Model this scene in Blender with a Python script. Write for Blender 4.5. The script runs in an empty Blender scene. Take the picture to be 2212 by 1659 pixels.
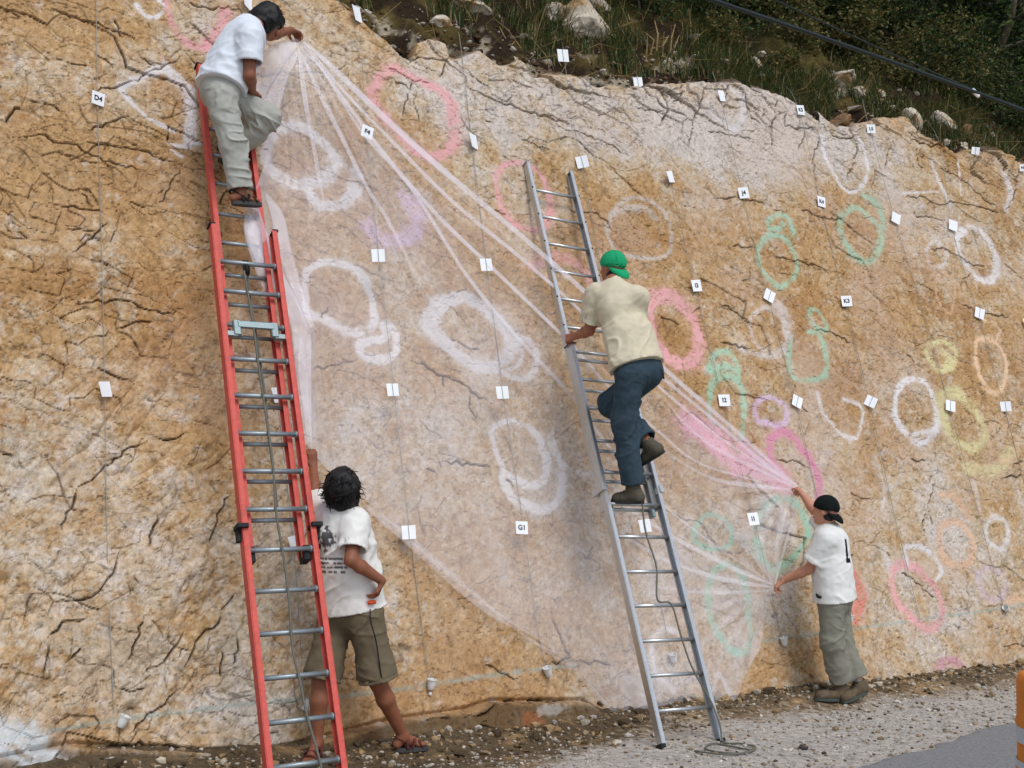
import bpy, bmesh, math, random
import numpy as np
from mathutils import Vector, Matrix

# ------------------------------------------------------------------ camera, sky, sun, exposure
SC = bpy.context.scene
COL = SC.collection
random.seed(7); RNG = np.random.default_rng(7)
F = 2400.0                       # focal length in units of a 2212 wide picture
CAMPOS = np.array([0.0, 0.0, 1.6]); PITCH = math.radians(6.0)
cam = bpy.data.cameras.new('camera'); cam_o = bpy.data.objects.new('camera', cam); COL.objects.link(cam_o)
cam.sensor_width = 36.0; cam.lens = 36.0 * F / 2212.0; cam.clip_start = 0.05; cam.clip_end = 600
cam_o.location = CAMPOS; cam_o.rotation_euler = (math.radians(90) + PITCH, 0, 0)
SC.camera = cam_o

SUN_EL, SUN_AZ = math.radians(52), math.radians(150)   # azimuth clockwise from +Y: behind the camera, to the right
world = bpy.data.worlds.new('World'); SC.world = world; world.use_nodes = True
wn = world.node_tree.nodes; wl = world.node_tree.links
sky = wn.new('ShaderNodeTexSky'); sky.sky_type = 'NISHITA'; sky.sun_disc = False
sky.sun_elevation = SUN_EL; sky.sun_rotation = SUN_AZ; sky.air_density = 1.0; sky.dust_density = 1.5; sky.ozone_density = 1.0
hsv = wn.new('ShaderNodeHueSaturation'); hsv.inputs['Saturation'].default_value = 0.7   # overcast: greyer than a clear sky
bg = wn['Background']; bg.inputs['Strength'].default_value = 0.13
wl.new(sky.outputs[0], hsv.inputs['Color']); wl.new(hsv.outputs[0], bg.inputs['Color'])
sun = bpy.data.lights.new('sun', 'SUN'); sun.energy = 1.25; sun.angle = math.radians(22); sun.color = (1.0, 0.985, 0.965)
sun_o = bpy.data.objects.new('sun', sun); COL.objects.link(sun_o)
sd = Vector((math.sin(SUN_AZ) * math.cos(SUN_EL), math.cos(SUN_AZ) * math.cos(SUN_EL), math.sin(SUN_EL)))
sun_o.rotation_euler = sd.to_track_quat('Z', 'Y').to_euler(); sun_o.location = (4, -6, 12)
vs = SC.view_settings; vs.view_transform = 'Standard'; vs.look = 'None'; vs.exposure = 0.28; vs.gamma = 1.0; vs.use_curve_mapping = False
SC.cycles.transparent_max_bounces = 16
SC.cycles.max_bounces = 8

# ------------------------------------------------------------------ places: from a bearing to a point on a plane of the place
cP, sP = math.cos(PITCH), math.sin(PITCH)
def ray(px, py):
    x = (px - 1106.0) / F; y = (py - 829.5) / F
    return np.array([x, cP + y * sP, sP - y * cP])
def at(px, py, Y):
    d = ray(px, py); return CAMPOS + d * (Y / d[1])
def on_ground(px, py, z=0.0):
    d = ray(px, py); return CAMPOS + d * ((z - CAMPOS[2]) / d[2])
def c2w(v): return np.array([v[0], v[2] * cP + v[1] * sP, v[2] * sP - v[1] * cP])
UX = c2w([0.86217194, 0.02550235, 0.5059735]); VX = c2w([-0.14702632, -0.94315355, 0.29806818]); NX = c2w([0.48481214, -0.33137744, -0.80941101])
O = CAMPOS + c2w([0.17974436, 1.10251039, 8.32827728])      # the rock plane: origin, along, up the slope, out of the rock
def wall(px, py, off=0.0):
    d = ray(px, py); t = (NX @ (O + NX * off - CAMPOS)) / (NX @ d); return CAMPOS + d * t
def uv(px, py):
    q = wall(px, py) - O; return np.array([q @ UX, q @ VX])
def uvs(pts): return np.array([uv(*p) for p in pts])
def W(u, v, off=0.0): return O + UX * u + VX * v + NX * off
UP = np.array([0, 0, 1.0])
UH = np.array([UX[0], UX[1], 0]); UH /= np.linalg.norm(UH)          # along the wall, level
INH = np.array([-UH[1], UH[0], 0])                                   # level, into the hill

# ------------------------------------------------------------------ noise
def _h(ix, iy, iz, seed):
    h = (ix.astype(np.int64) * 374761393 + iy.astype(np.int64) * 668265263 + iz.astype(np.int64) * 2147483647 + seed * 1274126177) & 0xffffffff
    h = ((h ^ (h >> 13)) * 1274126177) & 0xffffffff
    h = ((h ^ (h >> 16)) * 2246822519) & 0xffffffff
    return ((h ^ (h >> 15)) & 0xffff).astype(np.float32) / 65535.0
def n2(x, y, seed=0):
    x = np.asarray(x, np.float32); y = np.asarray(y, np.float32)
    ix = np.floor(x); iy = np.floor(y); fx = x - ix; fy = y - iy
    fx = fx * fx * (3 - 2 * fx); fy = fy * fy * (3 - 2 * fy); z = np.zeros(1, np.int64)
    a = _h(ix, iy, z, seed); b = _h(ix + 1, iy, z, seed); c = _h(ix, iy + 1, z, seed); d = _h(ix + 1, iy + 1, z, seed)
    return (a + (b - a) * fx) * (1 - fy) + (c + (d - c) * fx) * fy
def fbm2(x, y, seed=0, oct=4, gain=0.5):
    s = 0; a = 1; t = 0
    for i in range(oct):
        c, q = math.cos(0.7 * i), math.sin(0.7 * i)
        s = s + a * n2(c * x - q * y + 17.3 * i, q * x + c * y + 5.1 * i, seed + i); t += a; a *= gain; x = x * 2.03; y = y * 2.03
    return s / t - 0.5
def n3(p, seed=0):
    i = np.floor(p); f = p - i; f = f * f * (3 - 2 * f); r = 0
    for dx in (0, 1):
        wx = f[:, 0] if dx else 1 - f[:, 0]
        for dy in (0, 1):
            wy = f[:, 1] if dy else 1 - f[:, 1]
            for dz in (0, 1):
                wz = f[:, 2] if dz else 1 - f[:, 2]
                r = r + wx * wy * wz * _h(i[:, 0] + dx, i[:, 1] + dy, i[:, 2] + dz, seed)
    return r - 0.5
def sstep(a, b, x):
    t = np.clip((x - a) / (b - a), 0, 1); return t * t * (3 - 2 * t)
def lin(r, g, b):
    f = lambda c: (c / 255 / 12.92) if c / 255 <= 0.04045 else ((c / 255 + 0.055) / 1.055) ** 2.4
    return np.array([f(r), f(g), f(b)])

# ------------------------------------------------------------------ materials
def new_mat(name):
    m = bpy.data.materials.new(name); m.use_nodes = True
    return m, m.node_tree.nodes, m.node_tree.links, m.node_tree.nodes['Principled BSDF']
def mat(name, col, rough=0.8, var=0.15, scale=40.0, bump=0.15, bscale=None, metal=0.0, spec=0.3, stretch=(1, 1, 1), dist=0.01):
    m, N, L, b = new_mat(name); col = list(col)
    tc = N.new('ShaderNodeTexCoord'); mp = N.new('ShaderNodeMapping'); mp.inputs['Scale'].default_value = stretch
    L.new(tc.outputs['Object'], mp.inputs['Vector'])
    nz = N.new('ShaderNodeTexNoise'); nz.inputs['Scale'].default_value = scale; nz.inputs['Detail'].default_value = 6; nz.inputs['Roughness'].default_value = 0.65
    L.new(mp.outputs[0], nz.inputs['Vector'])
    rp = N.new('ShaderNodeValToRGB'); rp.color_ramp.elements[0].position = 0.25; rp.color_ramp.elements[1].position = 0.75
    rp.color_ramp.elements[0].color = [c * (1 - var) for c in col] + [1]; rp.color_ramp.elements[1].color = [min(1, c * (1 + var)) for c in col] + [1]
    L.new(nz.outputs['Fac'], rp.inputs['Fac']); L.new(rp.outputs[0], b.inputs['Base Color'])
    b.inputs['Roughness'].default_value = rough; b.inputs['Metallic'].default_value = metal; b.inputs['Specular IOR Level'].default_value = spec
    if bump:
        n2_ = N.new('ShaderNodeTexNoise'); n2_.inputs['Scale'].default_value = bscale or scale * 2; n2_.inputs['Detail'].default_value = 5
        L.new(mp.outputs[0], n2_.inputs['Vector'])
        bp = N.new('ShaderNodeBump'); bp.inputs['Strength'].default_value = bump; bp.inputs['Distance'].default_value = dist
        L.new(n2_.outputs['Fac'], bp.inputs['Height']); L.new(bp.outputs[0], b.inputs['Normal'])
    return m
def vmat(name, rough=0.9, var=0.2, scale=60.0, bump=0.4, bscale=120.0, spec=0.2, dist=0.01):
    """colour from the mesh's own colour attribute, with a fine procedural grain"""
    m, N, L, b = new_mat(name)
    a = N.new('ShaderNodeAttribute'); a.attribute_name = 'Col'
    tc = N.new('ShaderNodeTexCoord'); nz = N.new('ShaderNodeTexNoise'); nz.inputs['Scale'].default_value = scale; nz.inputs['Detail'].default_value = 5
    nz.inputs['Roughness'].default_value = 0.7
    L.new(tc.outputs['Object'], nz.inputs['Vector'])
    mr = N.new('ShaderNodeMapRange'); mr.inputs[1].default_value = 0.3; mr.inputs[2].default_value = 0.7; mr.inputs[3].default_value = 1 - var; mr.inputs[4].default_value = 1 + var
    L.new(nz.outputs['Fac'], mr.inputs[0])
    mx = N.new('ShaderNodeVectorMath'); mx.operation = 'MULTIPLY'; cb = N.new('ShaderNodeCombineXYZ')
    for i in range(3): L.new(mr.outputs[0], cb.inputs[i])
    L.new(a.outputs['Color'], mx.inputs[0]); L.new(cb.outputs[0], mx.inputs[1]); L.new(mx.outputs[0], b.inputs['Base Color'])
    b.inputs['Roughness'].default_value = rough; b.inputs['Specular IOR Level'].default_value = spec
    if bump:
        nb = N.new('ShaderNodeTexNoise'); nb.inputs['Scale'].default_value = bscale; nb.inputs['Detail'].default_value = 6
        L.new(tc.outputs['Object'], nb.inputs['Vector']); bp = N.new('ShaderNodeBump'); bp.inputs['Strength'].default_value = bump; bp.inputs['Distance'].default_value = dist
        L.new(nb.outputs['Fac'], bp.inputs['Height']); L.new(bp.outputs[0], b.inputs['Normal'])
    return m

# ------------------------------------------------------------------ objects
def tag(o, label=None, cat=None, group=None, kind=None):
    if label: o['label'] = label
    if cat: o['category'] = cat
    if group: o['group'] = group
    if kind: o['kind'] = kind
    return o
def link(name, data, parent=None):
    o = bpy.data.objects.new(name, data); COL.objects.link(o)
    if parent is not None:
        o.parent = parent
        if parent.type == 'EMPTY' and parent.location.length > 0: o.matrix_parent_inverse = Matrix.Translation(-parent.location)
    return o
def mesh(name, V, Fc, m, parent=None, smooth=False, col=None, attr=None):
    """V (n,3) array, Fc (m,k) array or list of faces"""
    me = bpy.data.meshes.new(name); V = np.asarray(V, np.float32)
    if isinstance(Fc, np.ndarray):
        k = Fc.shape[1]; n = len(Fc)
        me.vertices.add(len(V)); me.vertices.foreach_set('co', V.ravel())
        me.loops.add(n * k); me.loops.foreach_set('vertex_index', Fc.astype(np.int32).ravel())
        me.polygons.add(n); me.polygons.foreach_set('loop_start', np.arange(0, n * k, k, dtype=np.int32))
        me.polygons.foreach_set('loop_total', np.full(n, k, np.int32)); me.update(calc_edges=True)
    else:
        me.from_pydata(V.tolist(), [], [tuple(int(i) for i in f) for f in Fc])
    me.validate()
    me.polygons.foreach_set('use_smooth', np.full(len(me.polygons), smooth, bool))
    if col is not None:
        ca = me.color_attributes.new('Col', 'FLOAT_COLOR', 'POINT')
        c4 = np.ones((len(V), 4), np.float32); c4[:, :3] = col; ca.data.foreach_set('color', c4.ravel())
    if attr is not None:
        for k_, a_ in attr.items():
            at_ = me.attributes.new(k_, 'FLOAT', 'POINT'); at_.data.foreach_set('value', np.asarray(a_, np.float32).ravel())
    if m is not None: me.materials.append(m)
    return link(name, me, parent)
def empty(name, loc=(0, 0, 0)):
    o = bpy.data.objects.new(name, None); o.location = [float(c) for c in loc]; o.empty_display_size = 0.1; COL.objects.link(o); return o
class MB:
    """collects simple solids into one mesh"""
    def __init__(s): s.V = []; s.F = []; s.n = 0
    def add(s, V, Fc):
        V = np.asarray(V, float); s.V.append(V); s.F += [tuple(i + s.n for i in f) for f in Fc]; s.n += len(V); return s
    def box(s, c, ax, ay, az, hx, hy, hz, bev=0.0):
        c = np.asarray(c, float)
        if bev <= 0:
            P = [c + ax * hx * i + ay * hy * j + az * hz * k for k in (-1, 1) for j in (-1, 1) for i in (-1, 1)]
            return s.add(P, [(0, 2, 3, 1), (4, 5, 7, 6), (0, 1, 5, 4), (2, 6, 7, 3), (0, 4, 6, 2), (1, 3, 7, 5)])
        ring = [(-hx + bev, -hz), (hx - bev, -hz), (hx, -hz + bev), (hx, hz - bev), (hx - bev, hz), (-hx + bev, hz), (-hx, hz - bev), (-hx, -hz + bev)]
        P = [c + ax * a + az * b - ay * hy for a, b in ring] + [c + ax * a + az * b + ay * hy for a, b in ring]
        return s.add(P, [tuple(range(8)), tuple(range(15, 7, -1))] + [(i, i + 8, (i + 1) % 8 + 8, (i + 1) % 8) for i in range(8)])
    def tube(s, pts, r, seg=8, cap=True, flat=None, up=None):
        pts = np.asarray(pts, float); n = len(pts); r = np.broadcast_to(np.asarray(r, float), (n,))
        T = np.gradient(pts, axis=0); T /= np.linalg.norm(T, axis=1)[:, None] + 1e-12
        ref = np.array([0.13, 0.21, 0.97]) if up is None else np.asarray(up, float); P = []
        for i in range(n):
            a = np.cross(T[i], ref); a /= np.linalg.norm(a) + 1e-12; b = np.cross(a, T[i])
            fl = 1.0 if flat is None else flat
            for k in range(seg):
                th = 2 * math.pi * k / seg; P.append(pts[i] + r[i] * (a * math.cos(th) + b * math.sin(th) * fl))
        Fc = [(i * seg + k, i * seg + (k + 1) % seg, (i + 1) * seg + (k + 1) % seg, (i + 1) * seg + k) for i in range(n - 1) for k in range(seg)]
        if cap: Fc += [tuple(range(seg - 1, -1, -1)), tuple((n - 1) * seg + k for k in range(seg))]
        return s.add(P, Fc)
    def lathe(s, c, ax, prof, seg=20, cap0=True, cap1=True):
        ax = np.asarray(ax, float) / np.linalg.norm(ax); a = np.cross(ax, [0.31, 0.2, 0.9]); a /= np.linalg.norm(a); b = np.cross(ax, a)
        P = [np.asarray(c) + ax * h + r * (a * math.cos(2 * math.pi * k / seg) + b * math.sin(2 * math.pi * k / seg)) for h, r in prof for k in range(seg)]
        n = len(prof)
        Fc = [(i * seg + k, i * seg + (k + 1) % seg, (i + 1) * seg + (k + 1) % seg, (i + 1) * seg + k) for i in range(n - 1) for k in range(seg)]
        if cap0: Fc.append(tuple(range(seg - 1, -1, -1)))
        if cap1: Fc.append(tuple((n - 1) * seg + k for k in range(seg)))
        return s.add(P, Fc)
    def build(s, name, m, parent=None, smooth=False):
        return mesh(name, np.vstack(s.V), s.F, m, parent, smooth)
def unit(v): v = np.asarray(v, float); return v / (np.linalg.norm(v) + 1e-12)
def smooth_path(pts, n=8):
    pts = np.asarray(pts, float); P = np.vstack([2 * pts[0] - pts[1], pts, 2 * pts[-1] - pts[-2]]); out = []
    for i in range(1, len(P) - 2):
        for k in range(n):
            t = k / n; a, b, c, d = P[i - 1], P[i], P[i + 1], P[i + 2]
            out.append(0.5 * (2 * b + (c - a) * t + (2 * a - 5 * b + 4 * c - d) * t * t + (3 * b - a - 3 * c + d) * t ** 3))
    out.append(pts[-1]); return np.array(out)
# ------------------------------------------------------------------ the rock face: one tilted slab, chalk rings as its parts
# columns about as wide as they show, so that joints and chalk keep their edges from near to far
us = [-5.2]
while us[-1] < 9.6:
    q = W(us[-1], 1.2) - CAMPOS; Z = q[1] * cP + q[2] * sP
    dxdu = F * (0.86217 * Z - q[0] * 0.50597) / Z ** 2 * 1024 / 2212
    st = 1.05 / dxdu
    if us[-1] < -3.95 or us[-1] > 8.1: st *= 2.2
    us.append(us[-1] + st)
us = np.array(us, np.float32); vsr = np.arange(-1.98, 5.3, 0.0089, dtype=np.float32)
NU, NV = len(us), len(vsr)
U, V_ = np.meshgrid(us, vsr); U = U.astype(np.float32); V_ = V_.astype(np.float32)
crest_px = [(560, -40), (700, -20), (745, 0), (780, 28), (800, 52), (830, 78), (862, 108), (890, 120), (905, 78), (928, 70), (962, 82), (975, 118), (1005, 112), (1035, 100), (1112, 103), (1115, 122), (1075, 132), (1140, 128), (1150, 150), (1200, 160),
            (1255, 168), (1300, 176), (1330, 170), (1350, 182), (1400, 176), (1450, 172), (1500, 170), (1560, 172), (1625, 182), (1690, 196), (1765, 228), (1772, 258), (1805, 262), (1838, 268), (1850, 258),
            (1900, 250), (1955, 246), (1990, 282), (2020, 300), (2060, 326), (2100, 316), (2150, 322), (2212, 345), (2300, 380)]
cu = uvs(crest_px); o_ = np.argsort(cu[:, 0]); cu = cu[o_]
CR_U = np.concatenate([[-6, -3.0, cu[0, 0] - .3], cu[:, 0], [9.0, 11]]); CR_V = np.concatenate([[5.15, 5.0, 4.75], cu[:, 1], [cu[-1, 1] - .05, cu[-1, 1]]])
def crest(u): return np.interp(u, CR_U, CR_V)

# ---- relief
H = 0.055 * fbm2(U * 0.55, V_ * 0.6, 11, 3)
H += 0.030 * fbm2(U * 2.1 + 0.9 * V_, V_ * 1.5, 21, 4)
reg_rough = np.zeros_like(U)                         # broken ground, low on the left
def blob(x, y, rx, ry):
    c = uv(x, y); a = uv(x + rx, y) - c; b = uv(x, y - ry) - c
    return np.exp(-(((U - c[0]) / abs(a[0])) ** 2 + ((V_ - c[1]) / abs(b[1])) ** 2))
reg_rough = blob(330, 1350, 420, 380) + 0.5 * blob(250, 800, 350, 200)
rx, ry = U * 0.77 - V_ * 0.64, U * 0.64 + V_ * 0.77   # slanting ribs, rising to the right
rib = fbm2(rx * 4.2, ry * 1.0, 31, 4); H += (0.115 * reg_rough + 0.016) * rib
rid = 1 - np.abs(fbm2(rx * 5.0 + .5 * fbm2(U * 3, V_ * 3, 35, 2), ry * 1.7, 37, 3)) * 5; H -= 0.03 * np.clip(reg_rough, 0, 1) * np.clip(rid, 0, 1) ** 3
blocky = fbm2(U * 6, V_ * 6, 41, 3); H += (0.014 + 0.03 * reg_rough) * blocky
H += 0.0085 * fbm2(U * 24, V_ * 24, 51, 3) * (1 + 1.2 * np.clip(reg_rough, 0, 1))
pit = n2(U * 55, V_ * 55, 61) * n2(U * 23, V_ * 23, 62); H -= 0.010 * sstep(0.42, 0.7, pit)
# shelf and the bulge at the foot
def along(poly):
    p = uvs(poly); return np.interp(U, p[:, 0], p[:, 1])
foot = along([(0, 1640), (150, 1608), (330, 1618), (560, 1630), (830, 1560), (1000, 1535), (1060, 1516), (1260, 1515), (1320, 1560), (1420, 1600), (2212, 1600)])
H += 0.09 * sstep(0.02, -0.03, V_ - foot) * (U < 1.2)
H -= 0.05 * np.exp(-((V_ - foot - 0.005) / 0.016) ** 2) * (U < 0.9)
# weathered crest: rounded blocks
cv = crest(U); dcr = cv - V_
H -= 0.12 * sstep(0.06, -0.03, dcr) * (0.3 + 1.2 * n2(U * 6, V_ * 2, 71)); H += .05 * (n2(U * 5.5, V_ * 1.2, 72) - .5) * sstep(.4, .05, dcr)

# ---- split into angular blocks: facets at slightly different levels, joints between them
def worley(x, y, seed):
    ix, iy = np.floor(x), np.floor(y); f1 = np.full(x.shape, 9., np.float32); f2 = f1.copy(); idn = np.zeros(x.shape, np.float32); id2 = idn.copy(); z = np.zeros(1, np.int64)
    for dx in (-1, 0, 1):
        for dy in (-1, 0, 1):
            cx, cy = ix + dx, iy + dy; px_ = cx + .12 + .76 * _h(cx, cy, z, seed); py_ = cy + .12 + .76 * _h(cx, cy, z, seed + 1); d = np.hypot(x - px_, y - py_).astype(np.float32); rid_ = _h(cx, cy, z, seed + 2)
            n_ = d < f1; id2 = np.where(n_, idn, np.where(d < f2, rid_, id2)); f2 = np.where(n_, f1, np.minimum(f2, d)); idn = np.where(n_, rid_, idn); f1 = np.where(n_, d, f1)
    return f1, f2, idn, id2
BLK = np.zeros_like(U); crest_zone = sstep(.75, .1, crest(U) - V_) * sstep(-.5, .8, U)
wob = .10 * fbm2(U * 4, V_ * 4, 701, 3); wob2 = .10 * fbm2(U * 4, V_ * 4, 702, 3)
for k_, (fx, fy, rot, amp_, lim) in enumerate(((2.0, 4.4, -.42, .020, .55), (5.5, 9.5, -.30, .011, .5), (13, 17, .3, .006, .6))):
    c_, s_ = math.cos(rot), math.sin(rot); f1, f2, ia, ib = worley(((U + wob) * c_ + (V_ + wob2) * s_) * fx, (-(U + wob) * s_ + (V_ + wob2) * c_) * fy, 710 + 7 * k_)
    patch = np.clip(.35 + 2.6 * fbm2(U * .9, V_ * .9, 731 + k_, 3) + .8 * blob(200, 250, 420, 420) + .45 * np.clip(reg_rough, 0, 1) + 1.0 * crest_zone - .35 * blob(900, 900, 350, 380), 0, 1.2)
    H += amp_ * (ia - .5) * patch * (1 + 1.2 * crest_zone); H += amp_ * .35 * (f1 - .4) * -patch
    vis = sstep(lim, lim + .25, np.abs(ia - ib) * 1.1 + .25 * n2(U * 3, V_ * 3, 741 + k_)) * patch
    ln = np.exp(-((f2 - f1) / (.026 if k_ == 0 else .036 if k_ == 1 else .08)) ** 2) * vis * (1.0, .75, .4)[k_]; H -= (.016, .011, .006)[k_] * ln; BLK = np.maximum(BLK, ln * (.85, .7, .45)[k_])

# ---- joints and cracks
CR = BLK.copy()                                       # crack strength
def seg_dist(poly, reach, closed=False, wts=None):
    """yield slices and distance to a polyline (in metres on the rock)"""
    p = np.asarray(poly)
    i0, i1 = np.searchsorted(us, [p[:, 0].min() - reach, p[:, 0].max() + reach]); j0, j1 = np.searchsorted(vsr, [p[:, 1].min() - reach, p[:, 1].max() + reach])
    if i1 - i0 < 1 or j1 - j0 < 1: return None
    sl = (slice(j0, j1), slice(i0, i1)); u, v = U[sl], V_[sl]; D = np.full(u.shape, 9.0, np.float32)
    q = np.vstack([p, p[:1]]) if closed else p
    T = np.zeros(u.shape, np.float32)
    for k in range(len(q) - 1):
        a, b = q[k], q[k + 1]; ii = np.searchsorted(us[i0:i1], [min(a[0], b[0]) - reach, max(a[0], b[0]) + reach]); jj = np.searchsorted(vsr[j0:j1], [min(a[1], b[1]) - reach, max(a[1], b[1]) + reach])
        s2 = (slice(jj[0], jj[1]), slice(ii[0], ii[1])); x, y = u[s2], v[s2]
        if x.size == 0: continue
        ab = b - a; t = np.clip(((x - a[0]) * ab[0] + (y - a[1]) * ab[1]) / (ab @ ab + 1e-9), 0, 1)
        d = np.hypot(x - a[0] - t * ab[0], y - a[1] - t * ab[1]); up = d < D[s2]
        T[s2] = np.where(up, (k + t) / (len(q) - 1), T[s2]); D[s2] = np.minimum(D[s2], d)
    return sl, D, T
def ragged(p, amp, step=0.035):
    p = np.asarray(p); out = [p[0]]
    for a, b in zip(p[:-1], p[1:]):
        L = np.linalg.norm(b - a); n = max(1, int(L / step)); nr = np.array([-(b - a)[1], (b - a)[0]]) / (L + 1e-9)
        for k in range(1, n + 1): out.append(a + (b - a) * k / n + (nr * RNG.normal(0, amp) if k < n else 0))
    return np.array(out)
def crack(p, w, depth, amp=0.008, dark=1.0):
    global H
    r = seg_dist(ragged(p, amp), 0.06)
    if r is None: return
    sl, D, T = r; taper = np.clip(np.minimum(T, 1 - T) * 6, 0.35, 1) * (0.7 + 0.6 * n2(U[sl] * 14, V_[sl] * 14, 83))
    g = np.exp(-(D / (w * taper + 1e-4)) ** 2); H[sl] -= depth * g * taper; CR[sl] = np.maximum(CR[sl], dark * g * np.clip(taper, 0, 1))
def zp(k, ox, oy, pts): return uvs([(ox + k * x, oy + k * y) for x, y in pts])
A5 = (.3573, 0, 0); A6 = (.3571, 691, 0); A7 = (.3571, 1422, 0); R1 = (.3571, 1422, 395); R2 = (.4047, 1422, 987); Z3 = (.3571, 790, 1165); Z4 = (.2976, 0, 1165); Z6 = (.3573, 0, 592.5); S7 = (.4167, 592.5, 493.75)
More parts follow.
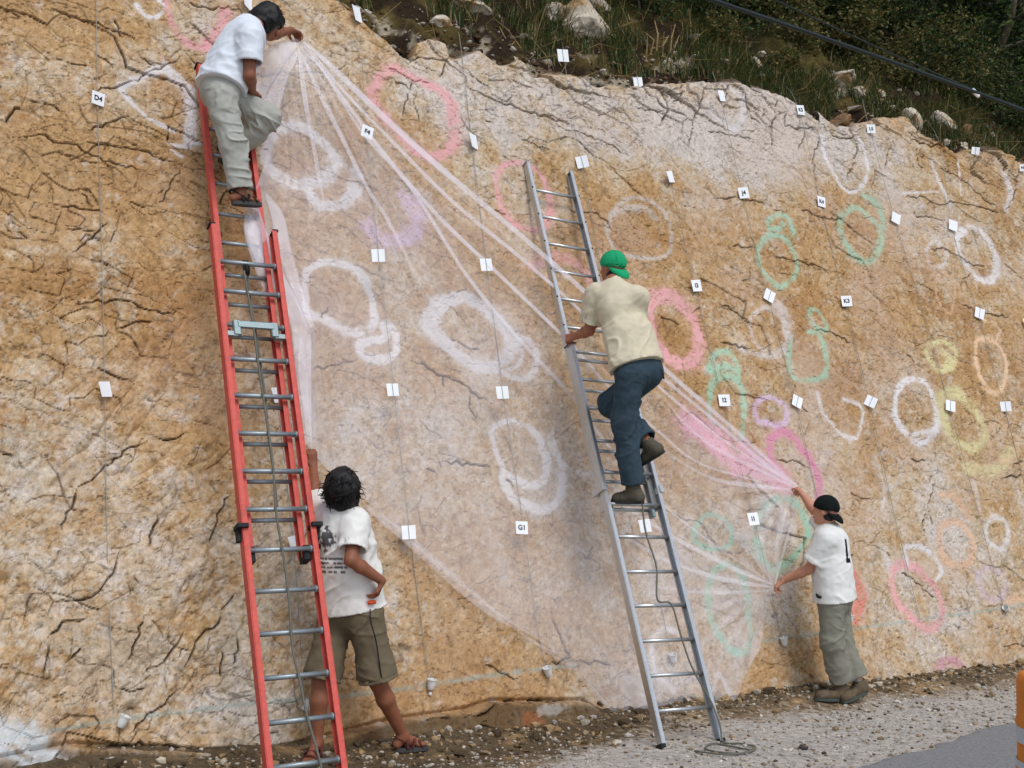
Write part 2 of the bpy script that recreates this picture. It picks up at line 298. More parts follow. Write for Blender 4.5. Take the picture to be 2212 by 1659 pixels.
CRACKS = [
 (A5, 1.0, [(260,30),(400,75),(560,130),(700,180),(860,250)]), (A5, .6, [(0,50),(150,90)]), (A5, .7, [(580,320),(640,350),(710,385)]),
 (A5, 1.0, [(520,555),(640,520),(720,510),(880,440),(1020,380),(1120,330)]), (A5, .9, [(0,820),(90,820),(190,815),(280,800),(330,850),(470,870),(560,940),(700,990),(830,1020),(940,1050)]),
 (A5, 1.0, [(480,870),(530,850),(610,860),(700,875),(870,905),(1000,960),(1110,985)]), (A5, .6, [(100,570),(300,620),(400,670)]), (A5, .8, [(520,780),(640,740),(800,700)]),
 (A5, .8, [(300,1220),(480,1260),(600,1270),(650,1310)]), (A5, .6, [(760,1210),(900,1260)]), (A5, .8, [(430,1530),(560,1440),(660,1330)]), (A5, .9, [(1110,5),(1200,40),(1260,45),(1380,40),(1480,60)]),
 (A5, .6, [(1160,1440),(1260,1460),(1480,1490)]), (A5, .5, [(180,600),(300,625)]), (A5, .5, [(840,340),(940,400)]), (A5, .5, [(330,340),(480,380),(560,400)]), (A5, .6, [(400,1380),(580,1400)]), (A5,.6,[(20,1380),(120,1400),(180,1450)]),
 (A5, .5, [(480,1150),(530,1180),(560,1240)]), (A5, .5, [(700,100),(720,180),(760,230)]), (A5, .7, [(940,1250),(1000,1180),(1060,1060),(1110,1000)]),
 (A6, 1.2, [(100,20),(210,80)]), (A6, 1.0, [(530,400),(560,355),(620,340),(700,350),(810,350)]), (A6, .8, [(770,360),(750,410),(730,460)]),
 (A6, 1.5, [(880,525),(970,560),(1050,600),(1180,640),(1280,680),(1380,700),(1480,740),(1540,760)]), (A6, .8, [(1000,730),(1060,745)]), (A6, .7, [(1360,670),(1440,715),(1540,750)]),
 (A6, .7, [(540,560),(510,640),(500,720)]), (A6, .7, [(560,590),(590,680),(610,790)]), (A6, 1.0, [(440,500),(520,520),(545,560)]), (A6, .7, [(545,560),(560,480)]),
 (A6, .7, [(1380,740),(1500,790),(1580,800),(1750,870),(1900,950)]), (A6, 1.1, [(1540,400),(1610,510),(1680,560),(1790,580)]), (A6, .8, [(1860,510),(1910,555)]), (A6, .8, [(2020,505),(2140,580)]),
 (A6, 1.2, [(2040,560),(2090,640),(2210,700)]), (A6, .8, [(2120,650),(2080,730)]), (A6, 1.1, [(1040,1270),(1080,1280),(1130,1300)]), (A6, 1.2, [(1500,1240),(1540,1280),(1680,1290),(1740,1340),(1800,1410)]),
 (A6, .6, [(380,400),(470,440),(560,480),(700,510)]), (A6, .6, [(2110,560),(2200,520)]), (A6, .6, [(1900,640),(2030,660),(2110,690)]), (A6, .5, [(1200,830),(1300,870),(1420,920)]),
 (A7, 1.1, [(0,510),(50,560),(70,640),(160,690),(210,720)]), (A7, .9, [(0,580),(60,660)]), (A7, .8, [(70,650),(20,740)]), (A7, 1.0, [(250,500),(260,600),(220,730),(190,900)]), (A7,.9,[(150,490),(140,570),(100,610)]),
 (A7, 1.0, [(400,500),(420,560),(400,640),(430,680)]), (A7, 1.0, [(500,520),(530,620),(560,690),(640,770)]), (A7, 1.1, [(720,570),(710,680),(690,780),(700,950)]), (A7,.9,[(530,520),(620,560),(690,640)]),
 (A7, 1.0, [(780,640),(770,760),(860,770),(970,770)]), (A7, .8, [(890,770),(890,830),(850,900)]), (A7, 1.1, [(970,780),(980,850),(940,960),(960,1080),(980,1150)]), (A7, 1.0, [(1200,830),(1210,920),(1180,1000),(1140,1090)]),
 (A7, 1.6, [(980,720),(1060,810),(1160,830),(1220,810)]), (A7, 1.5, [(1165,740),(1180,830)]), (A7, .8, [(1420,830),(1390,940),(1370,1040)]), (A7, .9, [(1560,880),(1570,990),(1620,1030)]), (A7, 1.0, [(1590,920),(1610,1000)]),
 (A7, 1.1, [(1670,1000),(1800,1060),(1880,1100),(1960,1190),(2090,1280)]), (A7, 1.1, [(1450,1180),(1600,1190),(1700,1240),(1800,1220),(1960,1250),(2090,1290),(2130,1240)]), (A7, .9, [(1950,930),(1960,1000),(2060,1070),(2110,1090)]),
 (A7, 1.0, [(330,1200),(480,1190),(560,1210),(640,1220),(700,1260)]), (A7, 1.0, [(840,1240),(920,1280),(980,1310),(1080,1330),(1140,1310)]), (A7, 1.0, [(1540,1240),(1570,1310),(1650,1310),(1740,1350)]), (A7, 1.7, [(1480,820),(1620,860),(1760,900),(1890,890)]),
 (A7, .9, [(1640,700),(1620,780),(1540,810)]), (A7, .9, [(1780,760),(1760,830),(1660,820)]), (A7, .8, [(700,1260),(780,1270)]), (A7, .7, [(270,780),(400,800),(470,820),(600,840)]), (A7, .8, [(2080,1000),(2160,1080),(2200,1020)]), (A7,.8,[(2180,1080),(2150,1200),(2090,1280)]),
 (R1, .9, [(670,420),(740,450),(820,465),(950,490),(1090,560)]), (R1, 1.0, [(1610,350),(1650,400),(1740,400),(1820,440),(1900,490),(2000,510)]), (R1, 1.0, [(1800,710),(1880,760),(2000,790),(2150,820)]),
 (R1, 1.0, [(930,880),(1060,910),(1180,970)]), (R1, 1.0, [(370,960),(450,980),(560,1010)]), (R1, .6, [(330,720),(430,740),(500,800),(600,890)]), (R1, 1.1, [(0,800),(70,825),(140,860)]), (R1, .8, [(830,1320),(920,1400)]),
 (R1, .8, [(2080,480),(2212,580)]), (R1, .6, [(1540,580),(1640,640),(1740,680)]), (R1, .6, [(1490,1030),(1560,1090)]), (R1,.7,[(440,380),(560,385),(610,390)]), (R1,.7,[(1830,640),(1840,580),(1900,540)]),
 (R2, 1.0, [(640,15),(740,20),(810,60)]), (R2, 1.0, [(1350,10),(1450,20)]), (R2, 1.0, [(1440,280),(1420,360),(1430,420)]), (R2, .9, [(1450,300),(1480,370)]), (R2, 1.5, [(1850,110),(1950,95)]), (R2, 1.1, [(1290,610),(1370,650),(1430,710),(1500,770)]),
 (R2, 1.4, [(1900,35),(1950,25)]), (R2, .6, [(1020,180),(1100,220),(1180,215)]), (R2, .5, [(1490,120),(1460,220),(1440,280)]),
 (Z3, .9, [(700,770),(800,800),(900,850),(940,830)]), (Z3, 1.0, [(1080,770),(1180,740),(1240,720),(1200,640),(1150,520),(1120,430)]), (Z3, 1.0, [(1240,720),(1280,740),(1380,740),(1500,770)]),
 (Z3, 2.2, [(560,1090),(660,1070),(750,1010),(850,980),(950,990),(1060,970),(1140,985),(1260,980)]), (Z3, 1.6, [(1400,985),(1440,1010)]), (Z3, 1.5, [(320,1110),(420,1085),(500,1080)]), (Z3, 1.3, [(640,1130),(740,1160),(800,1170)]),
 (Z4, 1.1, [(880,70),(820,250),(720,380),(600,440),(460,440),(350,440)]), (Z4, 2.2, [(340,720),(420,660),(520,590),(640,570)]), (Z4, 1.8, [(350,750),(340,880),(320,1010)]), (Z4, 1.8, [(1600,520),(1560,640),(1430,740),(1350,920)]),
 (Z4, 1.3, [(1370,640),(1240,830),(1150,920),(1040,990)]), (Z4, 1.2, [(1040,560),(960,830),(900,910)]), (Z4, 1.2, [(380,1140),(490,1105)]), (Z4, 1.2, [(1320,1080),(1200,1200),(1070,1270),(930,1420)]), (Z4, 1.0, [(500,880),(600,780)]),
 (Z4, 1.0, [(880,1080),(960,1110),(1060,1080)]), (Z4, 1.0, [(1620,800),(1610,1000)]), (Z4, 1.0, [(1600,520),(1680,440),(1720,380)]), (Z4, 1.2, [(1720,680),(1740,800),(1680,920)]),
 (Z4, 2.6, [(510,1480),(560,1500),(700,1510),(880,1500),(1060,1500),(1170,1510),(1380,1530),(1530,1560)]),
 (Z6, 1.2, [(400,1270),(470,1280),(560,1240),(640,1150),(750,1060),(900,1000)]), (Z6, 2.4, [(470,1290),(450,1380),(400,1480),(380,1560)]), (Z6, .9, [(940,980),(1000,1000),(1140,940)]), (Z6, 1.1, [(1400,1300),(1340,1420),(1290,1560),(1250,1650)]),
 (Z6, 1.0, [(950,1450),(900,1650)]), (Z6, .9, [(390,160),(480,180),(700,155),(760,165),(880,210),(1050,240),(1110,210)]), (Z6, .8, [(560,570),(640,580),(820,660)]), (Z6, .7, [(700,330),(820,290),(950,295)]), (Z6, 1.0, [(10,1080),(80,1090)]),
 (S7, 1.1, [(700,680),(780,700),(880,760),(960,790),(1020,850),(1130,910)]), (S7, .9, [(880,760),(885,830)]), (S7, 1.1, [(870,1205),(1000,1215),(1130,1240)]), (S7, .7, [(180,730),(300,710),(430,680)]), (S7, .9, [(910,560),(1000,610),(1080,640)]),
 (S7, .6, [(250,470),(280,400)]), (S7, .7, [(780,1240),(840,1265)]), (S7, .8, [(1190,1300),(1240,1350)]), (S7, .5, [(1010,850),(1010,930),(1060,1000)])]
for (k, ox, oy), s, pts in CRACKS:
    if oy in (1165, 592.5) and s > 1 and ox == 0: s = .55 + .3 * s  # wide crevices low on the left: their shade is painted as crack darkness
    crack(zp(k, ox, oy, pts), 0.0029 * min(s, 1.6) + 0.0022, 0.020 * min(s, 1.6) + 0.008, 0.007 + 0.003 * s)
# lesser cracks, everywhere
for i in range(800):
    u0, v0 = RNG.uniform(-4.2, 8.6), RNG.uniform(-1.6, 4.9)
    base = -0.42 if u0 < 3 else RNG.choice([-0.35, -0.35, 1.3, -1.2])
    if u0 < -0.6 and v0 < 0.6: base = RNG.choice([0.9, 0.8, -0.2])
    a = base + RNG.normal(0, 0.35); L = RNG.uniform(0.08, 0.42); p = [np.array([u0, v0])]
    for k in range(5):
        a += RNG.normal(0, 0.3); p.append(p[-1] + L / 5 * np.array([math.cos(a), math.sin(a)]))
    crack(p, RNG.uniform(0.0022, 0.0042), RNG.uniform(0.004, 0.012), 0.006, RNG.uniform(.25, .75))

# hairline network: thin wandering joints, patchy
for sd_, fx, fy, rot, amt in ((601, 3.2, 7.5, -.35, .8), (611, 2.6, 6.0, .9, .55), (621, 6.0, 6.0, 0, .5)):
    cu_, sn_ = math.cos(rot), math.sin(rot); a_, b_ = U * cu_ + V_ * sn_, -U * sn_ + V_ * cu_
    wx_ = .25 * fbm2(U * 5, V_ * 5, sd_ + 1, 3); g_ = fbm2(a_ * fx + wx_ * 2, b_ * fy + wx_ * 3, sd_ + 3, 3, .45)
    m_ = sstep(.02, .16, fbm2(U * 1.7, V_ * 1.7, sd_ + 5, 3) + (.10 if sd_ == 621 else .06)) * sstep(.3, .6, n2(U * 6, V_ * 6, sd_ + 6))
    hl_ = np.exp(-(g_ / .011) ** 2) * m_ * amt; H -= .007 * hl_; CR = np.maximum(CR, hl_ * .8)

# ---- rock colours: ochre, cream, grey-white bloom, dirt and some painted shade in the joints
OCH, DEEP, CRM, WHT, TAN, BRN = lin(182, 146, 102), lin(168, 126, 80), lin(196, 175, 148), lin(204, 194, 185), lin(190, 160, 122), lin(106, 82, 58)
bias = 0.75 * blob(1330, 255, 430, 95) + 0.45 * blob(1650, 270, 260, 110) + 0.2 * blob(2000, 400, 300, 140) + 0.24 * blob(170, 1380, 330, 250) + 0.2 * blob(470, 1420, 160, 240) \
     - 0.2 * blob(330, 560, 330, 260) + 0.1 * blob(120, 950, 200, 200) - 0.18 * blob(1750, 700, 520, 280) + 0.5 * blob(2050, 1230, 380, 280) + 0.26 * blob(950, 850, 420, 420) + .15 * blob(1350, 1250, 300, 250) \
     - 0.3 * blob(950, 1400, 180, 170) - 0.45 * blob(1740, 1400, 110, 80) + 0.14 * blob(1330, 1330, 250, 200) + 0.15 * blob(850, 200, 250, 150) - 0.15 * blob(1400, 500, 150, 120) + 0.3*blob(560,1520,120,120)  # browner blob left of the black-capped man's legs paints his cast shadow
lo = fbm2(U * 1.3, V_ * 1.5, 101, 4); mid = fbm2(U * 5.5 + V_, V_ * 5.0, 111, 5, 0.6); fine = fbm2(U * 30, V_ * 30, 121, 4, 0.7); vf = n2(U * 95, V_ * 95, 131) - 0.5
streak = fbm2(rx * 7, ry * 2.0, 141, 4)
t = 0.42 + bias + 1.0 * lo + 1.05 * mid + 0.75 * fine + 0.35 * streak * (0.4 + reg_rough)
c = OCH * np.ones(U.shape + (1,))
def mixc(c, col, w): return c + (np.asarray(col) - c) * np.clip(w, 0, 1)[..., None]
c = mixc(c, TAN, sstep(0.25, 0.6, t)); c = mixc(c, CRM, sstep(0.48, 0.82, t)); c = mixc(c, WHT, 0.9 * sstep(0.74, 1.15, t))
dp = fbm2(U * 1.9 + 9, V_ * 2.3, 151, 4) + 0.6 * fbm2(U * 14, V_ * 14, 152, 3) - 0.8 * bias
c = mixc(c, DEEP, 0.75 * sstep(0.02, 0.34, dp))
grey = fbm2(U * 3.1, V_ * 2.6 + 4, 161, 4) + 0.8 * fine + 0.35 * reg_rough; c = mixc(c, lin(188, 176, 158), 0.55 * sstep(0.2, 0.5, grey))
wsp = fbm2(U * 9, V_ * 9, 166, 4, 0.6) + 0.10 * np.clip(reg_rough, 0, 1); c = mixc(c, WHT * 1.05, 0.42 * sstep(0.19, 0.28, wsp) * (0.5 + n2(U * 40, V_ * 40, 167)))
dk = fbm2(U * 44, V_ * 40, 171, 3, 0.7); c *= (1 - 0.42 * sstep(0.08, 0.32, dk))[..., None]
dk2 = fbm2(U * 17, V_ * 15, 172, 4, 0.7); c *= (1 - 0.22 * sstep(0.05, 0.30, dk2))[..., None]
c *= (1 + 0.36 * vf + 0.45 * fine)[..., None]
c = mixc(c, BRN * 0.22, 0.88 * CR)
c = mixc(c, lin(200, 178, 164), sstep(-.1, .25, fbm2(U * 1.6 + 3, V_ * 1.9, 195, 4) + .5 * fine) * np.clip(.32 * blob(1800, 420, 420, 260) + .38 * blob(1950, 1050, 420, 420) + .3 * blob(950, 800, 420, 420) + .04, 0, .6))
# soil washed down from the bank, and dark stain along the shelf at the foot
dirt = sstep(0.05 + 0.0, -0.03, dcr + 0.14 * fbm2(U * 5, V_ * 3, 181, 4)); c = mixc(c, lin(70, 52, 36), 0.85 * dirt)
c = mixc(c, lin(92, 68, 40), 0.9 * np.clip(blob(1345, 120, 62, 20) * 1.5, 0, 1) * sstep(-0.2, 0.1, fbm2(U * 6, V_ * 6, 182, 3)))
c = mixc(c, lin(82, 66, 48), 0.8 * sstep(0.01, -0.05, V_ - foot + 0.05 * fbm2(U * 8, V_ * 8, 183, 3)) * (U < 0.9))
c = mixc(c, lin(160, 98, 62), 0.55 * sstep(0.25, 0.7, blob(1135, 1560, 28, 26) + .8 * fine))
c = mixc(c, lin(180, 174, 166), 0.6 * sstep(0.3, 0.8, blob(1175, 1535, 40, 16) + 0.9 * fine))
# survey line of blue-green chalk dust
for pl in ([(0,1597),(260,1553),(480,1527),(560,1518),(700,1508),(845,1492),(930,1478),(1040,1462),(1170,1445),(1240,1437)], [(1650,1385),(1850,1358),(2030,1332),(2110,1322),(2212,1306),(2300,1295)]):
    r = seg_dist(uvs(pl), 0.06)
    if r: sl, D, T = r; c[sl] = mixc(c[sl], lin(150, 168, 162), 0.55 * np.exp(-(D / 0.014) ** 2) * sstep(0.2, 0.6, n2(U[sl] * 25, V_[sl] * 25, 191) + 0.2))

# ---- chalk outlines drawn round the footprints
WH, PK, SAL, GR, YE, PE, LI, GY = lin(220, 214, 212), lin(222, 166, 166), lin(214, 138, 124), lin(160, 200, 176), lin(210, 200, 152), lin(216, 178, 148), lin(205, 180, 200), lin(200, 194, 190)
MG = lin(206, 140, 160)
CH = [  # colour, strength, label, strokes: (width in picture units, closed, points)
 (WH, .9, 'white chalk scrawl at the top left edge of the slab', [(9, 0, [(295,8),(312,30),(335,36),(352,24)]), (10, 0, [(345,0),(360,12)])]),
 (PK, .9, 'pink chalk loop cut by the top edge, left of the man on the red ladder', [(14, 0, [(360,-10),(366,30),(385,70),(420,96),(455,98)]), (22, 0, [(450,96),(478,60),(488,25)])]),
 (WH, .85, 'angular white chalk outline left of the top of the red ladder', [(16, 0, [(264,182),(321,157),(361,147)]), (28, 0, [(361,150),(393,179),(411,200),(414,250),(411,304)]), (12, 0, [(264,190),(279,214),(314,250),(357,272),(379,279)]), (9, 0, [(364,304),(404,311),(432,304)]), (7, 0, [(371,322),(393,336)])]),
 (WH, .85, 'double white chalk ring right of the knee of the man on the red ladder', [(26, 1, [(575,320),(595,285),(640,272),(690,300),(722,340),(708,380),(660,400),(610,385),(582,355)]), (24, 0, [(665,405),(690,440),(740,440),(768,410),(770,370)])]),
 (LI, .75, 'lilac grey chalk patch under the film above the blank card', [(34, 0, [(880,420),(905,460),(895,505),(840,520),(800,490)])]),
 (WH, .9, 'white chalk ring with a curled toe beside the red ladder', [(18, 1, [(663,585),(697,567),(738,571),(776,590),(797,627),(809,669),(805,702),(780,715),(751,715),(709,694),(667,677),(661,640),(661,598)]), (15, 0, [(776,744),(780,765),(809,777),(842,773),(859,748),(851,710),(830,702),(834,727),(801,735),(778,740)])]),
 (WH, .95, 'large white chalk ring with an outer toe in the middle of the film', [(25, 1, [(926,702),(938,673),(959,652),(993,640),(1026,648),(1055,669),(1084,698),(1105,735),(1101,765),(1080,781),(1063,792),(1026,790),(1001,773),(976,752),(947,727)]), (13, 0, [(1088,802),(1109,815),(1138,815),(1157,794),(1157,760),(1138,735),(1117,731)]), (9, 0, [(1095,800),(1118,790),(1128,765),(1120,740)])]),
 (WH, .85, 'white chalk ring with a second arc below, above the G1 card', [(13, 1, [(1059,935),(1072,919),(1101,910),(1134,919),(1159,940),(1172,973),(1182,1002),(1176,1031),(1155,1048),(1126,1044),(1097,1027),(1080,998),(1068,965)]), (17, 0, [(1084,1031),(1101,1069),(1130,1090),(1168,1102),(1197,1090),(1213,1065),(1218,1031)])]),
 (WH, .6, 'faint white chalk arc at the left rail of the aluminium ladder', [(16, 0, [(1188,952),(1209,994),(1234,1019),(1276,1027)])]),
 (PK, .95, 'large pink chalk ring right of the F4 card', [(24, 1, [(848,150),(827,161),(809,189),(802,211),(823,243),(852,279),(884,311),(920,336),(948,336),(973,321),(984,300),(980,264),(973,221),(952,196),(923,182),(891,164),(863,154)])]),
 (PK, .85, 'pink chalk ring behind the top of the aluminium ladder', [(15, 1, [(1120,350),(1091,357),(1073,379),(1073,411),(1084,450),(1105,479),(1138,496),(1170,493),(1184,475),(1191,443),(1180,400),(1166,375),(1141,357)])]),
 (PK, .6, 'soft pink chalk smear behind the rungs beside the green cap', [(26, 0, [(1150,575),(1195,555),(1245,570),(1275,610)])]),
 (PK, .9, 'pink chalk ring behind the beige shirt', [(26, 1, [(1400,660),(1412,645),(1443,636),(1465,647),(1490,676),(1504,706),(1508,738),(1504,768),(1493,784),(1470,784),(1450,778),(1429,752),(1405,715)])]),
 (GY, .55, 'ragged grey outline round a hollow above the green cap', [(9, 1, [(1320,464),(1345,436),(1380,425),(1420,443),(1445,475),(1452,518),(1445,546),(1416,557),(1370,554),(1330,543),(1312,505)]), (12, 0, [(1330,462),(1360,448),(1395,450),(1420,470)])]),
 (GR, .66, 'green chalk ring with a small loop on top, below the J4 card', [(12, 1, [(1643,527),(1658,509),(1679,506),(1701,516),(1715,538),(1725,566),(1718,595),(1701,613),(1683,616),(1661,599),(1643,570),(1638,545)]), (11, 0, [(1665,495),(1661,477),(1679,463),(1701,466),(1711,484),(1718,506)]), (10, 0, [(1668,495),(1686,491),(1693,481)])]),
 (GR, .66, 'two linked green chalk rings left of the tilted card', [(15, 1, [(1818,466),(1815,495),(1826,527),(1843,549),(1865,563),(1886,559),(1900,534),(1904,502),(1893,481),(1872,459),(1851,445)]), (15, 0, [(1868,420),(1893,434),(1908,459),(1909,491)])]),
 (GR, .64, 'open green chalk outline with a loop on top, left of the K3 card', [(12, 0, [(1708,734),(1704,774),(1708,806),(1726,820),(1751,820),(1779,813),(1783,784),(1779,752),(1768,724),(1747,716)]), (11, 1, [(1747,691),(1751,670),(1765,670),(1779,691),(1786,713),(1765,709)])]),
 (GR, .66, 'tall green chalk arch round the I2 card', [(14, 0, [(1533,856),(1540,827),(1561,813),(1583,816),(1601,834),(1608,863),(1608,902),(1604,941)]), (12, 0, [(1533,799),(1536,784),(1543,766),(1568,759),(1586,774),(1597,805)]), (13, 0, [(1536,801),(1565,791),(1590,802),(1597,816)]), (9, 0, [(1533,856),(1535,900),(1556,928)])]),
 (WH, .85, 'white chalk ring right of two small cards, upper right', [(17, 0, [(2068,513),(2079,499),(2100,491),(2125,506),(2143,534),(2154,566),(2150,595),(2133,609),(2111,599)]), (13, 0, [(2068,513),(2072,545),(2093,577)])]),
 (PE, .55, 'slim peach chalk oval left of the right edge', [(6, 1, [(2022,606),(2029,591),(2043,595),(2061,616),(2061,645),(2054,677),(2036,666),(2022,638)])]),
 (lin(228, 194, 160), .8, 'tall pale peach chalk oval near the right edge', [(11, 1, [(2108,738),(2126,731),(2154,741),(2172,770),(2175,806),(2165,838),(2150,852),(2129,838),(2115,806),(2108,770)]), (8, 0, [(2125,690),(2150,700),(2162,715),(2155,735)])]),
 (YE, .7, 'small yellow chalk ring left of the tall peach oval', [(11, 1, [(2004,749),(2022,738),(2047,745),(2065,766),(2058,788),(2029,802),(2011,784),(2000,766)]), (18, 0, [(2035,760),(2055,780),(2040,795)])]),
 (WH, .9, 'white chalk ring right of the K column card', [(15, 1, [(1936,852),(1951,827),(1976,820),(2001,831),(2015,859),(2026,895),(2022,927),(2008,949),(1983,956),(1958,934),(1940,909),(1933,881)]), (8, 0, [(1975,938),(2008,930)])]),
 (YE, .75, 'broad yellow chalk ring round a small card at the right', [(22, 1, [(2029,856),(2051,845),(2079,856),(2101,881),(2122,916),(2126,949),(2101,966),(2072,956),(2051,927)])]),
 (WH, .7, 'open white chalk ring left of the white ring', [(9, 0, [(1768,849),(1779,888),(1801,916),(1822,938),(1851,945),(1861,920),(1865,888),(1851,870),(1825,862)])]),
 (LI, .8, 'small pale pink chalk ring left of a tilted card', [(11, 1, [(1633,884),(1643,863),(1668,859),(1693,874),(1701,899),(1686,920),(1661,913),(1640,909)])]),
 (MG, .85, 'magenta chalk arc above the man in the black cap', [(17, 0, [(1665,952),(1686,933),(1711,941),(1733,966),(1755,1000),(1772,1040),(1770,1082)]), (14, 0, [(1665,952),(1668,990),(1690,1020)])]),
 (WH, .5, 'rubbed white chalk arc below the tilted card', [(14, 0, [(1595,752),(1636,766),(1672,770),(1693,756)]), (26, 0, [(1680,660),(1700,690),(1700,720)])]),
 (GR, .7, 'small green chalk ring under the film left of the I1 card', [(10, 1, [(1503,1145),(1519,1117),(1547,1113),(1576,1129),(1584,1162),(1568,1182),(1535,1182),(1510,1170)])]),
 (GR, .7, 'green chalk ring under the film by the raised hand', [(17, 1, [(1632,1149),(1649,1101),(1681,1077),(1717,1085),(1742,1125),(1746,1162),(1713,1206),(1673,1230),(1645,1194)])]),
 (GR, .7, 'tall green chalk ring under the film right of the aluminium ladder', [(13, 1, [(1531,1271),(1547,1230),(1576,1218),(1604,1238),(1616,1279),(1620,1331),(1624,1376),(1608,1408),(1580,1400),(1551,1364),(1535,1319)])]),
 (SAL, .8, 'salmon pink chalk arc behind the back of the man in the black cap', [(22, 0, [(1830,1222),(1857,1263),(1864,1295),(1848,1335)])]),
 (PK, .85, 'pink chalk ring low on the right', [(15, 1, [(1928,1255),(1936,1226),(1964,1218),(1997,1238),(2025,1271),(2037,1307),(2033,1340),(2009,1360),(1985,1348),(1956,1319),(1936,1287)])]),
 (WH, .85, 'white chalk outline just above the low pink ring', [(10, 0, [(1965,1215),(1960,1182),(1997,1182),(2021,1206),(2034,1234),(2025,1254)])]),
 (PE, .7, 'peach chalk ring with an arc on top, lower right', [(13, 0, [(2033,1068),(2061,1072),(2086,1097),(2098,1117)]), (15, 1, [(2033,1137),(2061,1125),(2090,1141),(2106,1182),(2090,1218),(2053,1214),(2033,1180)])]),
 (WH, .7, 'small white chalk ring at the lower right edge', [(11, 1, [(2130,1137),(2146,1117),(2171,1125),(2179,1157),(2163,1186),(2138,1170)])]),
 (MG, .55, 'pinkish chalk arch at the foot of the slab, far right', [(17, 0, [(2021,1465),(2037,1432),(2065,1429),(2086,1449),(2086,1481)])]),
 (YE, .55, 'yellow chalk smear at the right edge', [(26, 0, [(2090,1010),(2150,1015),(2185,975)])]),
 (PE, .6, 'peach chalk smear at the right edge above the blue line', [(16, 0, [(2180,1300),(2205,1290),(2235,1310)])]),
 (lin(205, 208, 208), .9, 'thick whitish chalk ring cut by the lower left corner', [(58, 0, [(-60,1600),(0,1590),(55,1592),(82,1625),(92,1680)]), (20, 0, [(-30,1640),(10,1625),(40,1640),(60,1680)])]),
 (WH, .7, 'white chalk hook behind the lower rungs of the aluminium ladder', [(13, 0, [(1411,1379),(1433,1358),(1461,1365)]), (13, 0, [(1408,1397),(1411,1444),(1433,1472),(1454,1490)])]),
 (WH, .7, 'slim white chalk loop at the right foot of the aluminium ladder', [(9, 1, [(1543,1486),(1551,1458),(1565,1469),(1576,1504),(1568,1544)])]),
 (WH, .8, 'white chalk arc at the crest between two narrow cards', [(13, 0, [(1579,193),(1597,204),(1608,229),(1604,257),(1593,275),(1583,279)]), (6, 0, [(1522,221),(1543,250),(1576,271)])]),
 (WH, .9, 'white chalk bowl shape under the L5 card', [(10, 0, [(1776,293),(1783,332),(1797,364),(1818,396),(1843,413),(1868,396),(1876,364),(1868,321),(1854,300)])]),
 (WH, .7, 'white chalk strokes at the upper right edge', [(10, 0, [(2011,343),(2026,389),(2051,436)]), (6, 0, [(2072,343),(2076,421)]), (16, 0, [(2168,375),(2182,415),(2172,454)]), (6, 0, [(1951,416),(2026,414)])]),
 (WH, .4, 'faint white chalk ring left of the K3 card column', [(9, 1, [(1620,690),(1650,665),(1690,690),(1700,735),(1670,760),(1630,740)])]),
 (PE, .35, 'faint peach chalk loop below the tall peach oval', [(10, 1, [(2130,930),(2165,915),(2195,950),(2185,990),(2150,990)])]),
 (LI, .4, 'faint lilac chalk ring right of the low white outline', [(10, 1, [(2110,1240),(2140,1225),(2170,1250),(2165,1290),(2130,1290)])]),
 (WH, .4, 'faint white chalk streaks right of the magenta arc', [(8, 0, [(1900,1000),(1915,1050),(1910,1100)]), (8, 0, [(2105,1040),(2115,1090),(2120,1110)]), (8, 0, [(2200,1060),(2212,1100)])]),
 (GY, .4, 'faint grey chalk ring between the white ring and the yellow smear', [(9, 1, [(1890,990),(1920,975),(1950,1000),(1945,1040),(1910,1050)])]),
 (WH, .45, 'faint white chalk loop right of the K4 card', [(8, 1, [(2000,540),(2020,520),(2045,540),(2040,570),(2010,575)])]),
 (lin(222, 164, 178), .8, 'solid pink chalk patch under the film left of the raised hand', [(52, 0, [(1500,918),(1560,955),(1630,1000),(1690,1040)]), (30, 0, [(1490,905),(1540,960),(1590,1010)])]),
]
CHID = np.full(U.shape, -1, np.int16); CHW = np.zeros_like(U); relief = np.clip(.5 + 1.3 * (n2(U * 38, V_ * 38, 205) - .5) + 1.6 * fine, 0, 1); grain = 0.48 + 0.75 * relief; edge = fbm2(U * 22, V_ * 22, 202, 3)
gap = sstep(-0.42, 0.0, fbm2(U * 7, V_ * 7, 203, 3)); lump = 0.8 + 0.8 * n2(U * 4.5, V_ * 4.5, 204)
for ci, (col, st, lab, strokes) in enumerate(CH):
    if np.mean([q[0] for q in strokes[0][2]]) < 1300 and col is WH: st = st * 1.35
    if ci > 18: st *= 1.1
    for wpx, closed, pts in strokes:
        p = uvs(pts); m = uv(*np.mean(pts, axis=0)); q = W(m[0], m[1]) - CAMPOS; Z = q[1]
        p = np.array([x[:2] for x in smooth_path(np.vstack([p, p[:1]]) if closed else p, 5)])
        w = wpx * Z / F * 0.5
        r = seg_dist(p, w * 3 + 0.03)
        if r is None: continue
        sl, D, T = r
        q_ = D / (w * lump[sl]) + 1.0 * edge[sl]; k = st * (1.0 * sstep(1.3, 0.45, q_) * np.clip(grain[sl], 0.1, 1) * (0.5 + 0.5 * gap[sl]) + .2 * sstep(2.6, .6, q_) * gap[sl])
        k *= 1 - 0.75 * CR[sl]
        cc = np.asarray(col) * (1 + 0.25 * (n2(U[sl] * 3, V_[sl] * 3, 210 + ci) - 0.5))[..., None]
        c[sl] = c[sl] + (cc - c[sl]) * np.clip(k, 0, 0.95)[..., None]
        g = D < w * 1.25; CHID[sl] = np.where(g, ci, CHID[sl])
c = np.clip(c, 0.004, 0.92)
H -= 0.03 * sstep(.3,.9,blob(1390, 495, 52, 45))

